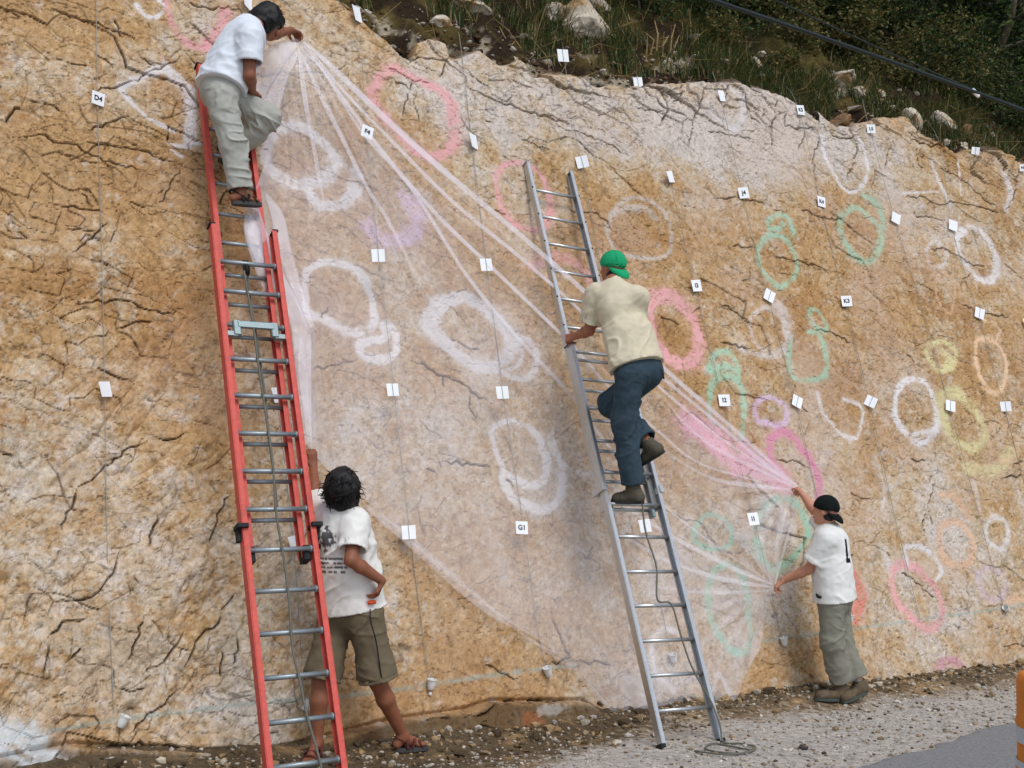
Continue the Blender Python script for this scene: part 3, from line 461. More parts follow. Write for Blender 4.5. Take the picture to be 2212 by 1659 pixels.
P = O + UX * U[..., None] + VX * V_[..., None] + NX * H[..., None]
idx = np.arange(NU * NV).reshape(NV, NU)
quads = np.stack([idx[:-1, :-1], idx[:-1, 1:], idx[1:, 1:], idx[1:, :-1]], -1)
keep = (dcr[:-1, :-1] + 0.16 * fbm2(U * 6, V_ * 3, 221, 4)[:-1, :-1] + .11 * (n2(np.floor(U * 5 + wob * 18), U * 0, 222)[:-1, :-1] - .5)) > -0.02
fid = CHID[:-1, :-1]
m_rock = vmat('weathered limestone', rough=0.95, var=0.16, scale=130, bump=0.35, bscale=170, spec=0.12, dist=0.008)
def submesh(name, sel, parent=None):
    q = quads[sel]; used, inv = np.unique(q.ravel(), return_inverse=True)
    return mesh(name, P.reshape(-1, 3)[used], inv.reshape(-1, 4), m_rock, parent, smooth=False, col=c.reshape(-1, 3)[used])
rock = submesh('rock_face', keep & (fid < 0)); tag(rock, 'steep tan and cream limestone slab covered in chalked footprints', 'rock face', kind='structure')
for ci, (col, st, lab, strokes) in enumerate(CH):
    s_ = keep & (fid == ci)
    if s_.sum() > 4: submesh('chalk_outline', s_, rock)['label'] = lab
def rock_h(u, v):
    i = int(np.clip(np.searchsorted(us, u), 0, NU - 1)); j = int(np.clip((v - vsr[0]) / 0.0089, 0, NV - 1)); return float(H[j, i])
def on_rock(px, py, off=0.0):
    a = uv(px, py); return W(a[0], a[1], rock_h(*a) + off)
# ------------------------------------------------------------------ ground, road, bank above the rock
base_u = W(0, -1.55); B0 = np.array([base_u[0], base_u[1], 0.0])      # a point at the foot of the rock
def graded(a, b, step, far, grow=1.22):
    x = list(np.arange(a, b, step)); s = step
    while x[-1] < far: s *= grow; x.append(x[-1] + s)
    s = step; y = [a]
    while y[-1] > -far: s *= grow; y.append(y[-1] - s)
    return np.array(y[:0:-1] + x)
gs = graded(-4.6, 8.0, 0.022, 130); gt = graded(-0.75, 2.3, 0.02, 130)
S, T_ = np.meshgrid(gs, gt)                                            # along the wall, out from it
G = B0 + UH * S[..., None] - INH * T_[..., None]
near = sstep(9.5, 7.5, np.abs(S - 1.7)) * sstep(3.2, 2.2, T_) * sstep(-3, -1, T_)
gz = near * (0.022 * fbm2(S * 3, T_ * 3, 301, 4) + 0.014 * fbm2(S * 22, T_ * 22, 302, 3) - 0.004)
gz += near * 0.10 * sstep(0.42, -0.15, T_ + 0.25 * fbm2(S * 2.5, T_ * 2.5, 303, 3))
gz += near * 0.10 * sstep(-1.6, -3.6, S) * sstep(0.5, -0.3, T_)
G[..., 2] = gz - 0.0
r0, r1 = on_ground(1870, 1662), on_ground(2225, 1556); rdir = unit(r1 - r0); rn = np.array([rdir[1], -rdir[0], 0]);
if rn @ (np.array([0, 0, 0]) - r0) < 0: rn = -rn
rd = (G - r0) @ rn                                                      # beyond the road edge
gz *= sstep(0.0, -0.12, rd); gz = np.where(rd > 0.02, -0.012, gz); G[..., 2] = gz
GRV, SOIL, DK, YEL = lin(178, 171, 162), lin(138, 120, 96), lin(82, 69, 52), lin(170, 138, 96)
gf = fbm2(S * 40, T_ * 40, 311, 3, 0.7); gl = fbm2(S * 2.2, T_ * 2.2, 312, 4)
gc = GRV * np.ones(S.shape + (1,))
soilw = sstep(0.62, 0.25, T_ + 0.5 * gl + 0.25 * gf - 0.5 * sstep(0.4, -1.2, S)); gc = mixc(gc, SOIL, soilw)
gc = mixc(gc, DK, 0.85 * sstep(0.4, 0.1, T_ + 0.4 * gl + 0.5 * gf - 0.45 * sstep(0.6, -0.6, S))); gc = mixc(gc, YEL, 0.6 * sstep(0.1, 0.3, fbm2(S * 5, T_ * 5, 313, 4)) * soilw)
gc *= (1 + 1.1 * gf)[..., None]
idg = np.arange(S.size).reshape(S.shape); gq = np.stack([idg[:-1, :-1], idg[1:, :-1], idg[1:, 1:], idg[:-1, 1:]], -1).reshape(-1, 4)
m_ground = vmat('gravelly soil', rough=0.95, var=0.35, scale=70, bump=0.8, bscale=90, spec=0.1, dist=0.015)
ground = mesh('ground', G.reshape(-1, 3), gq, m_ground, smooth=True, col=np.clip(gc.reshape(-1, 3), 0.01, 0.8)); tag(ground, 'gravel and dark soil verge at the foot of the rock', 'ground', kind='structure')
def ground_z(p):
    s = (p - B0) @ UH; t = -(p - B0) @ INH; i = np.clip(np.searchsorted(gs, s), 0, len(gs) - 1); j = np.clip(np.searchsorted(gt, t), 0, len(gt) - 1); return float(G[j, i, 2])
# asphalt, with a ragged edge
eL = np.concatenate([np.linspace(-60, -4, 20), np.arange(-3.9, 6, 0.05), np.linspace(6.2, 60, 20)]); rv = []
for e in eL:
    j = 0.16 * float(fbm2(np.array([e * 3]), np.array([0.5]), 321, 4)[0]) * 2; rv.append(r0 + rdir * e + rn * j + UP * 0.004)
n = len(eL); rv2 = [p + rn * 0.05 + UP * 0.010 for p in rv]; rv3 = [r0 + rdir * e + rn * 7.2 + UP * 0.014 for e in eL]
rf = [(i, i + 1, n + i + 1, n + i) for i in range(n - 1)] + [(n + i, n + i + 1, 2 * n + i + 1, 2 * n + i) for i in range(n - 1)]
m_asph = mat('worn asphalt', lin(134, 134, 133), 0.9, 0.42, 55, 0.8, 220, dist=0.008)
tag(mesh('road', np.array(rv + rv2 + rv3), rf, m_asph), 'grey asphalt road in the lower right corner', 'road', kind='structure')

# gravel lying loose
def stone_proto(seed, sub=1):
    bm = bmesh.new(); bmesh.ops.create_icosphere(bm, subdivisions=sub, radius=1.0); r = np.random.default_rng(seed)
    V = np.array([v.co[:] for v in bm.verts]); Fc = np.array([[v.index for v in f.verts] for f in bm.faces]); bm.free()
    for k in range(3):                                                 # facets: cut by random planes
        nn = unit(r.normal(size=3)); d = r.uniform(0.45, 0.8); h = V @ nn; V = V - np.outer(np.clip(h - d, 0, None), nn)
    V *= 1 + 0.18 * r.normal(size=(len(V), 1)); return V * np.array([1, r.uniform(.65, .95), r.uniform(.45, .75)]), Fc
protos = [stone_proto(i, 1) for i in range(8)]
def scatter(name, pts, sizes, cols, m, label, cat):
    Vs, Fs, Cs = [], [], []; n = 0
    for p, s, cc in zip(pts, sizes, cols):
        V, Fc = protos[random.randrange(8)]; a = random.uniform(0, 6.28); ca, sa = math.cos(a), math.sin(a)
        R = np.array([[ca, -sa, 0], [sa, ca, 0], [0, 0, 1]]); Vs.append(V @ R.T * s + p); Fs.append(Fc + n); Cs.append(np.repeat([cc], len(V), 0)); n += len(V)
    o = mesh(name, np.vstack(Vs), np.vstack(Fs), m, col=np.vstack(Cs)); return tag(o, label, cat, kind='stuff')
m_stone = vmat('loose stone', rough=0.95, var=0.25, scale=90, bump=0.5, bscale=140)
pts, sz, cl = [], [], []
while len(pts) < 9000:
    s = random.uniform(-3.2, 7.5); t = random.uniform(-0.15, 2.0); p = B0 + UH * s - INH * t
    if (p - r0) @ rn > -0.02: continue
    r = math.exp(random.gauss(-4.75, 0.5)) * (1.35 if t < 0.5 and s < 1 else 1.0); r = min(r, 0.045); p[2] = ground_z(p) + r * 0.2
    k = random.random(); cc = (lin(178, 170, 158) if k < .55 else lin(150, 128, 100) if k < .8 else lin(205, 198, 188) if k < .93 else lin(84, 74, 64)) * random.uniform(.7, 1.1)
    if t < 0.5 and s < 1.0 and random.random() < .55: cc = lin(110, 92, 68) * random.uniform(.6, 1.1)
    pts.append(p); sz.append(r); cl.append(cc)
scatter('gravel', pts, sz, cl, m_stone, 'loose grey gravel strewn over the verge', 'gravel')

pts, sz, cl = [], [], []
for i in range(1500):                                                   # rubble fallen to the foot of the rock
    s_ = random.uniform(-3.4, 7.5); t_ = abs(random.gauss(0.05, .16)) + (.10 if s_ < .8 else 0.0) - .05; p = B0 + UH * s_ - INH * t_; r = min(math.exp(random.gauss(-4.25, .55)), .06); p[2] = ground_z(p) + r * .25
    k = random.random(); pts.append(p); sz.append(r); cl.append((lin(160, 134, 98) if k < .5 else lin(196, 184, 164) if k < .72 else lin(88, 74, 56)) * random.uniform(.6, 1.1))
scatter('fallen_rubble', pts, sz, cl, m_stone, 'broken rock rubble along the foot of the slab', 'rubble')

# ---- the soil bank above the crest
bu = np.concatenate([np.linspace(-14, -2.6, 20), np.arange(-2.5, 9.2, 0.035), np.linspace(9.4, 40, 24)]); bw = np.concatenate([np.arange(-0.30, 3.4, 0.035), np.linspace(3.5, 26, 34)])
BU, BW = np.meshgrid(bu, bw)
def bank_pt(u, w):
    """w metres up the bank from the crest"""
    u = np.asarray(u, float); w = np.asarray(w, float)
    vc = np.interp(u, SM_U, SM_V)
    e = O + UX * u[..., None] + VX * vc[..., None] - NX * 0.22
    w1 = np.minimum(w, 3.4); w2 = np.clip(w - 3.4, 0, None)
    el1 = math.radians(50); el2 = math.radians(52)
    p = e + (INH * math.cos(el1) + UP * math.sin(el1)) * w1[..., None] + (INH * math.cos(el2) + UP * math.sin(el2)) * w2[..., None]
    return p
SM_U = np.arange(-14, 42, 0.05); k_ = np.exp(-np.linspace(-2, 2, 13) ** 2); k_ /= k_.sum()
SM_V = np.convolve(np.pad(crest(SM_U), 6, 'edge'), k_, 'valid') - 0.02
bump_b = lambda u, w: 0.22 * fbm2(u * 1.3, w * 1.3, 331, 4) + 0.20 * fbm2(u * 4.2, w * 4.2, 332, 4) + 0.06 * fbm2(u * 17, w * 17, 333, 3)
bh = bump_b(BU, BW); bh *= sstep(-0.3, 0.3, BW)
BN = unit(-INH * math.sin(math.radians(50)) + UP * math.cos(math.radians(50)))
BP = bank_pt(BU, BW) + BN * bh[..., None]
BP = np.where((BW < 0)[..., None], BP + (UP * 0.0 + INH * -0.0), BP)
bc = lin(50, 40, 30) * np.ones(BU.shape + (1,)); bl = fbm2(BU * 2.2, BW * 2.6, 341, 4)
bc = mixc(bc, lin(92, 80, 46), sstep(0.0, 0.25, bl) * sstep(0.1, 0.6, BW)); bc = mixc(bc, lin(30, 22, 16), sstep(0.25, -0.05, BW + 0.3 * fbm2(BU * 4, BW * 4, 342, 3)))
bc = mixc(bc, lin(168, 156, 136), 0.8 * sstep(0.11, 0.2, fbm2(BU * 4, BW * 4, 343, 4) - 0.12 * sstep(.9, 1.7, BW))); bc = mixc(bc, lin(34, 40, 20), sstep(1.2, 2.8, BW + bl))
bc *= (1 + 0.9 * fbm2(BU * 30, BW * 30, 344, 3))[..., None]
idb = np.arange(BU.size).reshape(BU.shape); bq = np.stack([idb[:-1, :-1], idb[:-1, 1:], idb[1:, 1:], idb[1:, :-1]], -1).reshape(-1, 4)
m_bank = vmat('dark humus', rough=0.97, var=0.35, scale=50, bump=0.8, bscale=70, spec=0.05, dist=0.02)
tag(mesh('soil_bank', BP.reshape(-1, 3), bq, m_bank, smooth=True, col=np.clip(bc.reshape(-1, 3), 0.004, 0.7)), 'dark overgrown soil bank above the rock slab', 'bank', kind='structure')
def bank(u, w, off=0.0):
    return bank_pt(np.array([u]), np.array([w]))[0] + BN * (float(bump_b(np.array([u]), np.array([w]))[0]) * float(sstep(-0.3, 0.3, w)) + off)
def bank_many(u, w, off=0.0):
    u = np.asarray(u, float); w = np.asarray(w, float)
    return bank_pt(u, w) + BN * (bump_b(u, w) * sstep(-0.3, 0.3, w) + off)[..., None]
def bank_uw(px, py):
    """place on the bank seen along a bearing"""
    w = np.arange(-0.05, 3.4, 0.02); u = np.full(len(w), uv(px, py)[0])
    for _ in range(7):
        q = bank_many(u, w) - CAMPOS; zc = q[:, 1] * cP + q[:, 2] * sP; u = u + (px - 1106 - F * q[:, 0] / zc) / F * zc * 0.9
    q = bank_many(u, w) - CAMPOS; zc = q[:, 1] * cP + q[:, 2] * sP; y = 829.5 - F * (q[:, 2] * cP - q[:, 1] * sP) / zc
    k = int(np.argmin(np.abs(y - py))); return float(u[k]), float(w[k])

def foot_at(px, py, lift=0.0):
    z = 0.0
    for _ in range(6): p = on_ground(px, py, z); z = 0.5 * z + 0.5 * (ground_z(p) + lift)
    p = on_ground(px, py, z); return p
# ------------------------------------------------------------------ growth and loose blocks above the crest
def leaf_cloud(centers, normals_up, n_per, size, rng, spread, cols, droop=0.3):
    """small folded leaves round many twig ends"""
    n = len(centers) * n_per
    c = np.repeat(centers, n_per, 0) + rng.normal(size=(n, 3)) * spread
    d = rng.normal(size=(n, 3)); d[:, 2] = d[:, 2] * 0.6 - droop; d /= np.linalg.norm(d, axis=1)[:, None]
    a = np.cross(d, rng.normal(size=(n, 3))); a /= np.linalg.norm(a, axis=1)[:, None]; nb = np.cross(a, d)
    L = size * rng.uniform(0.6, 1.4, (n, 1)); w = L * rng.uniform(0.22, 0.38, (n, 1))
    V = np.stack([c, c + d * L * .5 + a * w + nb * w * .35, c + d * L, c + d * L * .5 - a * w + nb * w * .35], 1).reshape(-1, 3)
    q = np.arange(n * 4).reshape(-1, 4); Fc = np.concatenate([q[:, [0, 1, 2]], q[:, [0, 2, 3]]])
    C = cols[rng.integers(0, len(cols), n)] * rng.uniform(.6, 1.3, (n, 1)); return V, Fc, np.repeat(C, 4, 0)
m_leaf, N_, L_, b_ = new_mat('leaf'); a_ = N_.new('ShaderNodeAttribute'); a_.attribute_name = 'Col'; L_.new(a_.outputs['Color'], b_.inputs['Base Color']); b_.inputs['Roughness'].default_value = 0.6
b_.inputs['Specular IOR Level'].default_value = 0.25
tr_ = N_.new('ShaderNodeBsdfTranslucent'); L_.new(a_.outputs['Color'], tr_.inputs['Color']); mx_ = N_.new('ShaderNodeMixShader'); mx_.inputs[0].default_value = 0.25
L_.new(b_.outputs[0], mx_.inputs[1]); L_.new(tr_.outputs[0], mx_.inputs[2]); L_.new(mx_.outputs[0], N_['Material Output'].inputs['Surface'])
m_bark = mat('grey bark', lin(92, 82, 68), 0.9, 0.35, 30, 0.6, 60, stretch=(1, 1, .3))
m_straw = mat('dry stalk', lin(150, 126, 82), 0.85, 0.3, 20, 0.0)
GREENS = np.array([lin(58, 78, 38), lin(74, 92, 42), lin(46, 66, 36), lin(88, 96, 50), lin(40, 56, 30)])
OLIVE = np.array([lin(96, 98, 52), lin(112, 104, 58), lin(80, 88, 44), lin(128, 112, 66)])
DARKG = np.array([lin(38, 54, 28), lin(46, 66, 32), lin(30, 44, 24), lin(58, 76, 40)])
def plant(name, base, height, radius, rng, cols, leaf, nleaf, label, cat, group, trunk_r, lean=(0, 0, 0), limbs=9, low=0.25):
    root = empty(name, base); base = np.asarray(base, float); tb = MB(); tips = []
    top = base + UP * height * 0.85 + np.asarray(lean) * height
    tp = smooth_path([base - UP * 0.1, base + (top - base) * .35 + rng.normal(size=3) * .05 * height, base + (top - base) * .7 + rng.normal(size=3) * .05 * height, top], 4)
    tb.tube(tp, np.linspace(trunk_r, trunk_r * .25, len(tp)), 7)
    for k in range(limbs):
        t = low + (1 - low) * (k + rng.random()) / limbs; p0 = tp[int(t * (len(tp) - 1))]; a = rng.uniform(0, 6.28); r = radius * rng.uniform(.6, 1.1) * (1.15 - 0.5 * abs(t - .55))
        e = p0 + np.array([math.cos(a) * r, math.sin(a) * r, rng.uniform(-.05, .5) * r]); mdl = (p0 + e) / 2 + UP * rng.uniform(0, .2) * r
        lp = smooth_path([p0, mdl, e], 4); tb.tube(lp, np.linspace(trunk_r * .45, trunk_r * .1, len(lp)), 5)
        for j in range(2, len(lp)):
            for _ in range(4):
                q = lp[j] + rng.normal(size=3) * r * .28; tips.append(q)
        for _ in range(3):
            e2 = lp[-3] + unit(rng.normal(size=3) + np.array([math.cos(a), math.sin(a), .3])) * r * .55; tb.tube([lp[-3], (lp[-3] + e2) / 2 + rng.normal(size=3) * .03 * r, e2], [trunk_r * .15, trunk_r * .1, trunk_r * .05], 4); tips += [e2, (lp[-3] + e2) / 2]
    tips = np.array(tips); keepn = rng.random(len(tips)) < 0.85; tips = tips[keepn]
    V, Fc, C = leaf_cloud(tips, None, max(3, nleaf // len(tips)), leaf, rng, radius * 0.13, cols)
    tb.build('trunk', m_bark, root, True); mesh('crown', V, Fc, m_leaf, root, col=C); return tag(root, label, cat, group)
rg = np.random.default_rng(5)
# wood behind: (picture x of the stem, metres up the bank, height, radius)
for i, (u, w, h, r) in enumerate([(5.2, 3.4, 4.6, 1.35), (6.6, 3.3, 5.0, 1.5), (8.0, 2.9, 4.8, 1.5), (9.4, 2.6, 4.6, 1.4), (10.9, 2.6, 5.0, 1.6), (12.6, 3.2, 5.5, 1.8), (4.3, 4.6, 4.6, 1.4), (6.0, 5.0, 5.6, 1.8), (8.2, 4.9, 6.0, 1.9), (10.4, 4.9, 6.4, 1.9), (13.2, 5.4, 6.5, 2.1), (2.9, 4.6, 4.6, 1.5), (1.2, 4.7, 4.6, 1.5), (-.8, 4.8, 4.6, 1.5), (15.5, 4.5, 6.5, 2.1), (7.2, 6.8, 7.0, 2.2), (10.0, 7.0, 7.5, 2.3), (4.6, 6.8, 6.5, 2.1)]):
    plant('tree', bank(u, w, -.1), h, r, rg, DARKG if i % 3 else GREENS, 0.085, 6500, 'dark leafy tree in the wood above the bank', 'tree', 'trees of the dark wood', .075, lean=(rg.normal() * .05, -.06, 0), limbs=15, low=.08)
# scrub along the bank
SHRUB_LABELS = ['olive bush on the bank at the top edge, left of the cable', 'green bush at the top edge just under the start of the cable', 'olive bush under the upper part of the cable', 'low olive tuft between the cable and the K5 card', 'dark green bush touching the cable from below at mid length', 'green bush just below the middle of the thick cable', 'olive tuft right of the wide white boulder', 'green bush under the thick cable above the squarish block', 'olive bush under the thick cable near its white clip', 'green bush below the cable end at the right edge', 'low green bush at the right edge above the crest', 'olive bush at the top edge above the straw stalks', 'olive bush at the top edge right of the largest boulder', 'small olive tuft above the K5 card', 'small olive tuft above the narrow card at the crest', 'dark bush above the middle of the thick cable', 'large dark bush above the thick cable near its clip', 'dark bush at the top edge behind the cable']
for i, (px, py, h, r, cols) in enumerate([(1480, 12, .7, .42, OLIVE), (1580, 25, .6, .4, GREENS), (1650, 50, .65, .42, OLIVE), (1720, 95, .45, .32, OLIVE), (1760, 60, .9, .5, GREENS), (1850, 110, .8, .45, GREENS), (1930, 165, .55, .4, OLIVE), (2010, 190, .7, .42, GREENS),
                                          (2090, 235, .6, .45, OLIVE), (2160, 265, .8, .5, GREENS), (2205, 300, .5, .4, GREENS), (1390, 8, .55, .4, OLIVE), (1290, -10, .6, .4, OLIVE), (1700, 160, .28, .22, OLIVE), (1545, 95, .3, .24, OLIVE), (1960, 105, 1.0, .5, DARKG), (2080, 140, 1.1, .6, DARKG), (1610, 10, .9, .5, DARKG)]):
    u, w = bank_uw(px, py); plant('shrub', bank(u, w, -.03), h, r, rg, cols, 0.045, 1500, SHRUB_LABELS[i], 'shrub', 'scrub on the bank', .014, limbs=8, low=.05)
for i in range(16):
    u = 2.2 + 7.2 * i / 15 + rg.normal() * .2; w = rg.uniform(1.5, 2.9) - .08 * max(0, u - 5); plant('shrub', bank(u, w, -.05), rg.uniform(.7, 1.2), rg.uniform(.42, .62), rg, GREENS if i % 3 else OLIVE, .05, 2000, 'green bush in the thicket between the bank and the wood', 'shrub', 'thicket below the wood', .016, limbs=10, low=.05)
# grass: dry blades and stalks, too many to count
def blades(P0, hmin, hmax, cols, rng, wid=0.005):
    n = len(P0); h = rng.uniform(hmin, hmax, (n, 1)); a = rng.uniform(0, 6.28, n); d = np.stack([np.cos(a), np.sin(a), 0 * a], 1); s = np.stack([np.sin(a), -np.cos(a), 0 * a], 1) * wid * rng.uniform(.6, 1.5, (n, 1))
    b1 = rng.uniform(.1, .45, (n, 1)); b2 = rng.uniform(.4, 1.1, (n, 1)); q = P0 + UP * h * .55 + d * h * b1 * .5; e = P0 + UP * h * (1 - b2 * .25) + d * h * b2
    V = np.stack([P0 - s, P0 + s, q + s * .8, q - s * .8, e + s * .15, e - s * .15], 1).reshape(-1, 3); C = np.repeat(cols[rng.integers(0, len(cols), n)] * rng.uniform(.6, 1.2, (n, 1)), 6, 0)
    q = np.arange(n * 6).reshape(-1, 6); return V, np.concatenate([q[:, [0, 1, 2, 3]], q[:, [3, 2, 4, 5]]]), C
gu = rg.uniform(-1.2, 9.5, 40000); gw = np.abs(rg.normal(0, 1.0, 40000)) + 0.12 + np.maximum(0, .075 * (2.0 - gu)); gk = (gw < 3.3) & (gw > .12 + np.clip(1.5 - .45 * gu, 0, 1.6) * n2(gu * 2.5, gw * 2.5, 403)) & (n2(gu * 1.7, gw * 2.2, 401) > 0.36) & (n2(gu * 6, gw * 6, 402) > .3)
GP = bank_many(gu[gk], gw[gk])[:15000]
DRY = np.array([lin(128, 116, 70), lin(96, 100, 54), lin(78, 92, 46), lin(150, 134, 94), lin(66, 86, 42), lin(54, 72, 38), lin(60, 80, 40)])
V, Fc, C = blades(GP, .05, .30, DRY, rg); tag(mesh('grass', V, Fc, m_leaf, col=C), 'tangled dry grass over the soil bank', 'grass', kind='stuff')
# roots and dead twigs hanging at the lip
tw = MB()
for i in range(260):
    u = rg.uniform(-1.1, 8.6); w = rg.uniform(-.05, 1.5); p = bank(u, w, .01); d = unit(rg.normal(size=3) + np.array([.2, -.5, .1])); L = rg.uniform(.1, .5)
    tw.tube([p, p + d * L * .5 + rg.normal(size=3) * .03, p + d * L + rg.normal(size=3) * .05], [.005, .004, .002], 4)
for px, py, hh in [(1405, 118, .3), (1418, 112, .35), (1432, 125, .3), (1448, 120, .34), (1460, 128, .25), (1395, 130, .22)]:
    u, w = bank_uw(px, py); p = bank(u, w); tw.tube([p, p + UP * hh * .5 + rg.normal(size=3) * .02, p + UP * hh + rg.normal(size=3) * .05], [.012, .009, .005], 5)
tag(tw.build('dead_twigs', m_straw), 'dead twigs and roots sticking out of the bank', 'twigs', kind='stuff')
# pale blocks along the crest
def boulder(name, p, size, seed, label, dims=(1, .8, .8), colr=(205, 196, 180), group=None):
    r = np.random.default_rng(seed); bm = bmesh.new(); bmesh.ops.create_icosphere(bm, subdivisions=4, radius=1.0); V = np.array([v.co[:] for v in bm.verts]); Fc = np.array([[v.index for v in f.verts] for f in bm.faces]); bm.free()
    for k in range(14):
        nn = unit(r.normal(size=3)); d = r.uniform(.5, .74); h = V @ nn; V = V - np.outer(np.clip(h - d, 0, None) * .97, nn)
    nz = n3(V * 2.2 + seed, 1) * .16 + n3(V * 6 + seed, 2) * .10 + n3(V * 15 + seed, 3) * .05
    V = V * (1 + nz[:, None]); cc = lin(*colr) * np.ones((len(V), 1)); k = n3(V * 2.4 + 7 + seed, 4)
    cc = mixc(cc, lin(168, 138, 100), sstep(0, .25, k)); cc = mixc(cc, lin(64, 54, 42), .75 * sstep(.1, .3, n3(V * 4 + seed, 5) + .1 * n3(V * 13, 6))); cc = cc * (1 + .5 * n3(V * 16, 7))[:, None]
    a = r.uniform(0, 6.28); R = np.array([[math.cos(a), -math.sin(a), 0], [math.sin(a), math.cos(a), 0], [0, 0, 1]])
    V = V * np.array(dims) @ R.T * size + p; return tag(mesh(name, V, Fc, m_stone, col=np.clip(cc, .01, .8), smooth=False), label, 'rock', group)
ROCKS = [(1255, 55, .36, (1.3, .7, .8), 'largest pale boulder above the tilted card on the bank'), (1195, 40, .2, (1.2, .8, .6), 'grey boulder left of the largest boulder on the bank'), (1020, 18, .2, (1.2, .8, .6), 'pale rock near the top edge above the crest notch'), (955, 55, .13, (1, .8, .7), 'small pale rock in the dark soil at the crest notch'),
         (1815, 175, .26, (1.4, .8, .55), 'wide white boulder below the thick cable'), (1850, 205, .16, (1, .8, .8), 'mossy white rock under the wide white boulder'), (1900, 205, .10, (1, .8, .8), 'small white rock right of the wide white boulder'), (1810, 272, .2, (1.2, .8, .62), 'brown lump in the gap left of the L5 card'),
         (1925, 235, .07, (1, .9, .8), 'fist sized white stone right of the wide boulder'), (1965, 268, .24, (.9, .8, 1), 'cracked pale block right of the L5 card'), (2030, 275, .24, (1.1, .8, .9), 'squarish pale block, second right of the L5 card'), (2085, 292, .15, (1, .8, .9), 'brownish block, third right of the L5 card'), (2135, 305, .2, (1, .8, .9), 'pale rounded block near the right edge of the crest'),
         (2035, 312, .1, (1, .8, .8), 'small round pale rock in the crest hollow'), (2075, 318, .1, (1.1, .8, .8), 'small flat pale rock in the crest hollow'), (1840, 235, .12, (1.6, .7, .4), 'flat pale slab lying in the soil gap'), (1632, 138, .1, (1, .8, .8), 'white stone in the scrub above the J column'), (1645, 118, .08, (1, .8, .8), 'smaller white stone in the scrub above the J column'),
         (1500, 85, .09, (1.1, .8, .8), 'white stone in the dry grass near the top'), (1560, 140, .1, (1.5, .8, .5), 'flat white stone at the foot of the scrub'), (1440, 135, .08, (1, .8, .8), 'pale stone beside the straw stalks'), (1540, 155, .07, (1, .8, .8), 'brown cobble on the lip of the slab'), (1290, 12, .16, (1.2, .8, .7), 'pale rock cut by the top edge of the picture'), (1715, 152, .06, (1, .8, .8), 'small white cobble below the scrub')]
for i, (px, py, s, dm, lab) in enumerate(ROCKS):
    u, w = bank_uw(px, py); boulder('limestone_block', bank(u, w, s * .05), s, 40 + i, lab, dm, (200, 188, 170) if i not in (7, 11, 21) else (150, 118, 88), 'blocks along the crest')
pts, sz, cl = [], [], []
for i in range(1500):
    u = rg.uniform(-1.1, 8.8); w = abs(rg.normal(.1, .55)); r = math.exp(rg.normal(-4.1, .5)); pts.append(bank(u, w, r * .3)); sz.append(min(r, .05)); cl.append((lin(190, 180, 165) if rg.random() < .45 else lin(96, 76, 54)) * rg.uniform(.6, 1.05))
scatter('rubble', pts, sz, cl, m_stone, 'stony rubble in the dark soil of the bank', 'rubble')
# cables slung across the bank
m_cable = mat('black cable sheath', lin(34, 44, 44), 0.5, 0.15, 60, 0.05)
m_white = mat('white paper', lin(246, 249, 253), 0.7, 0.03, 30, 0.05)
def cable_path(pts, Y0, Y1, n=60):
    q = np.array([at(x, y, Y0 + (Y1 - Y0) * i / (len(pts) - 1)) for i, (x, y) in enumerate(pts)]); t = np.linspace(0, 1, len(pts)); tt = np.linspace(-1.6, 2.6, n)
    return np.stack([np.polyval(np.polyfit(t, q[:, i], 2), tt) for i in range(3)], 1)
cb = MB(); cb.tube(cable_path([(1540, 0), (1672, 46), (1780, 82), (1886, 118), (2029, 171), (2120, 204), (2212, 238)], 9.2, 11.6), .019, 10); co = cb.build('overhead_cable', m_cable, None, True); tag(co, 'thick dark cable slung diagonally across the upper right corner', 'cable')
q = at(2105, 203, 11.2); c2 = MB(); c2.box(q + np.array([0, -.03, 0]), unit([1, .6, -.5]), unit([.5, 0, 1]), unit([.3, -1, 0]), .06, .018, .012, .004); c2.build('clip', m_white, co)
cb = MB(); cb.tube(cable_path([(1797, 57), (1904, 107), (2029, 161), (2150, 215)], 10.6, 11.9), .008, 6); tag(cb.build('thin_cable', m_cable, None, True), 'thin cable running just above the thick one', 'cable')
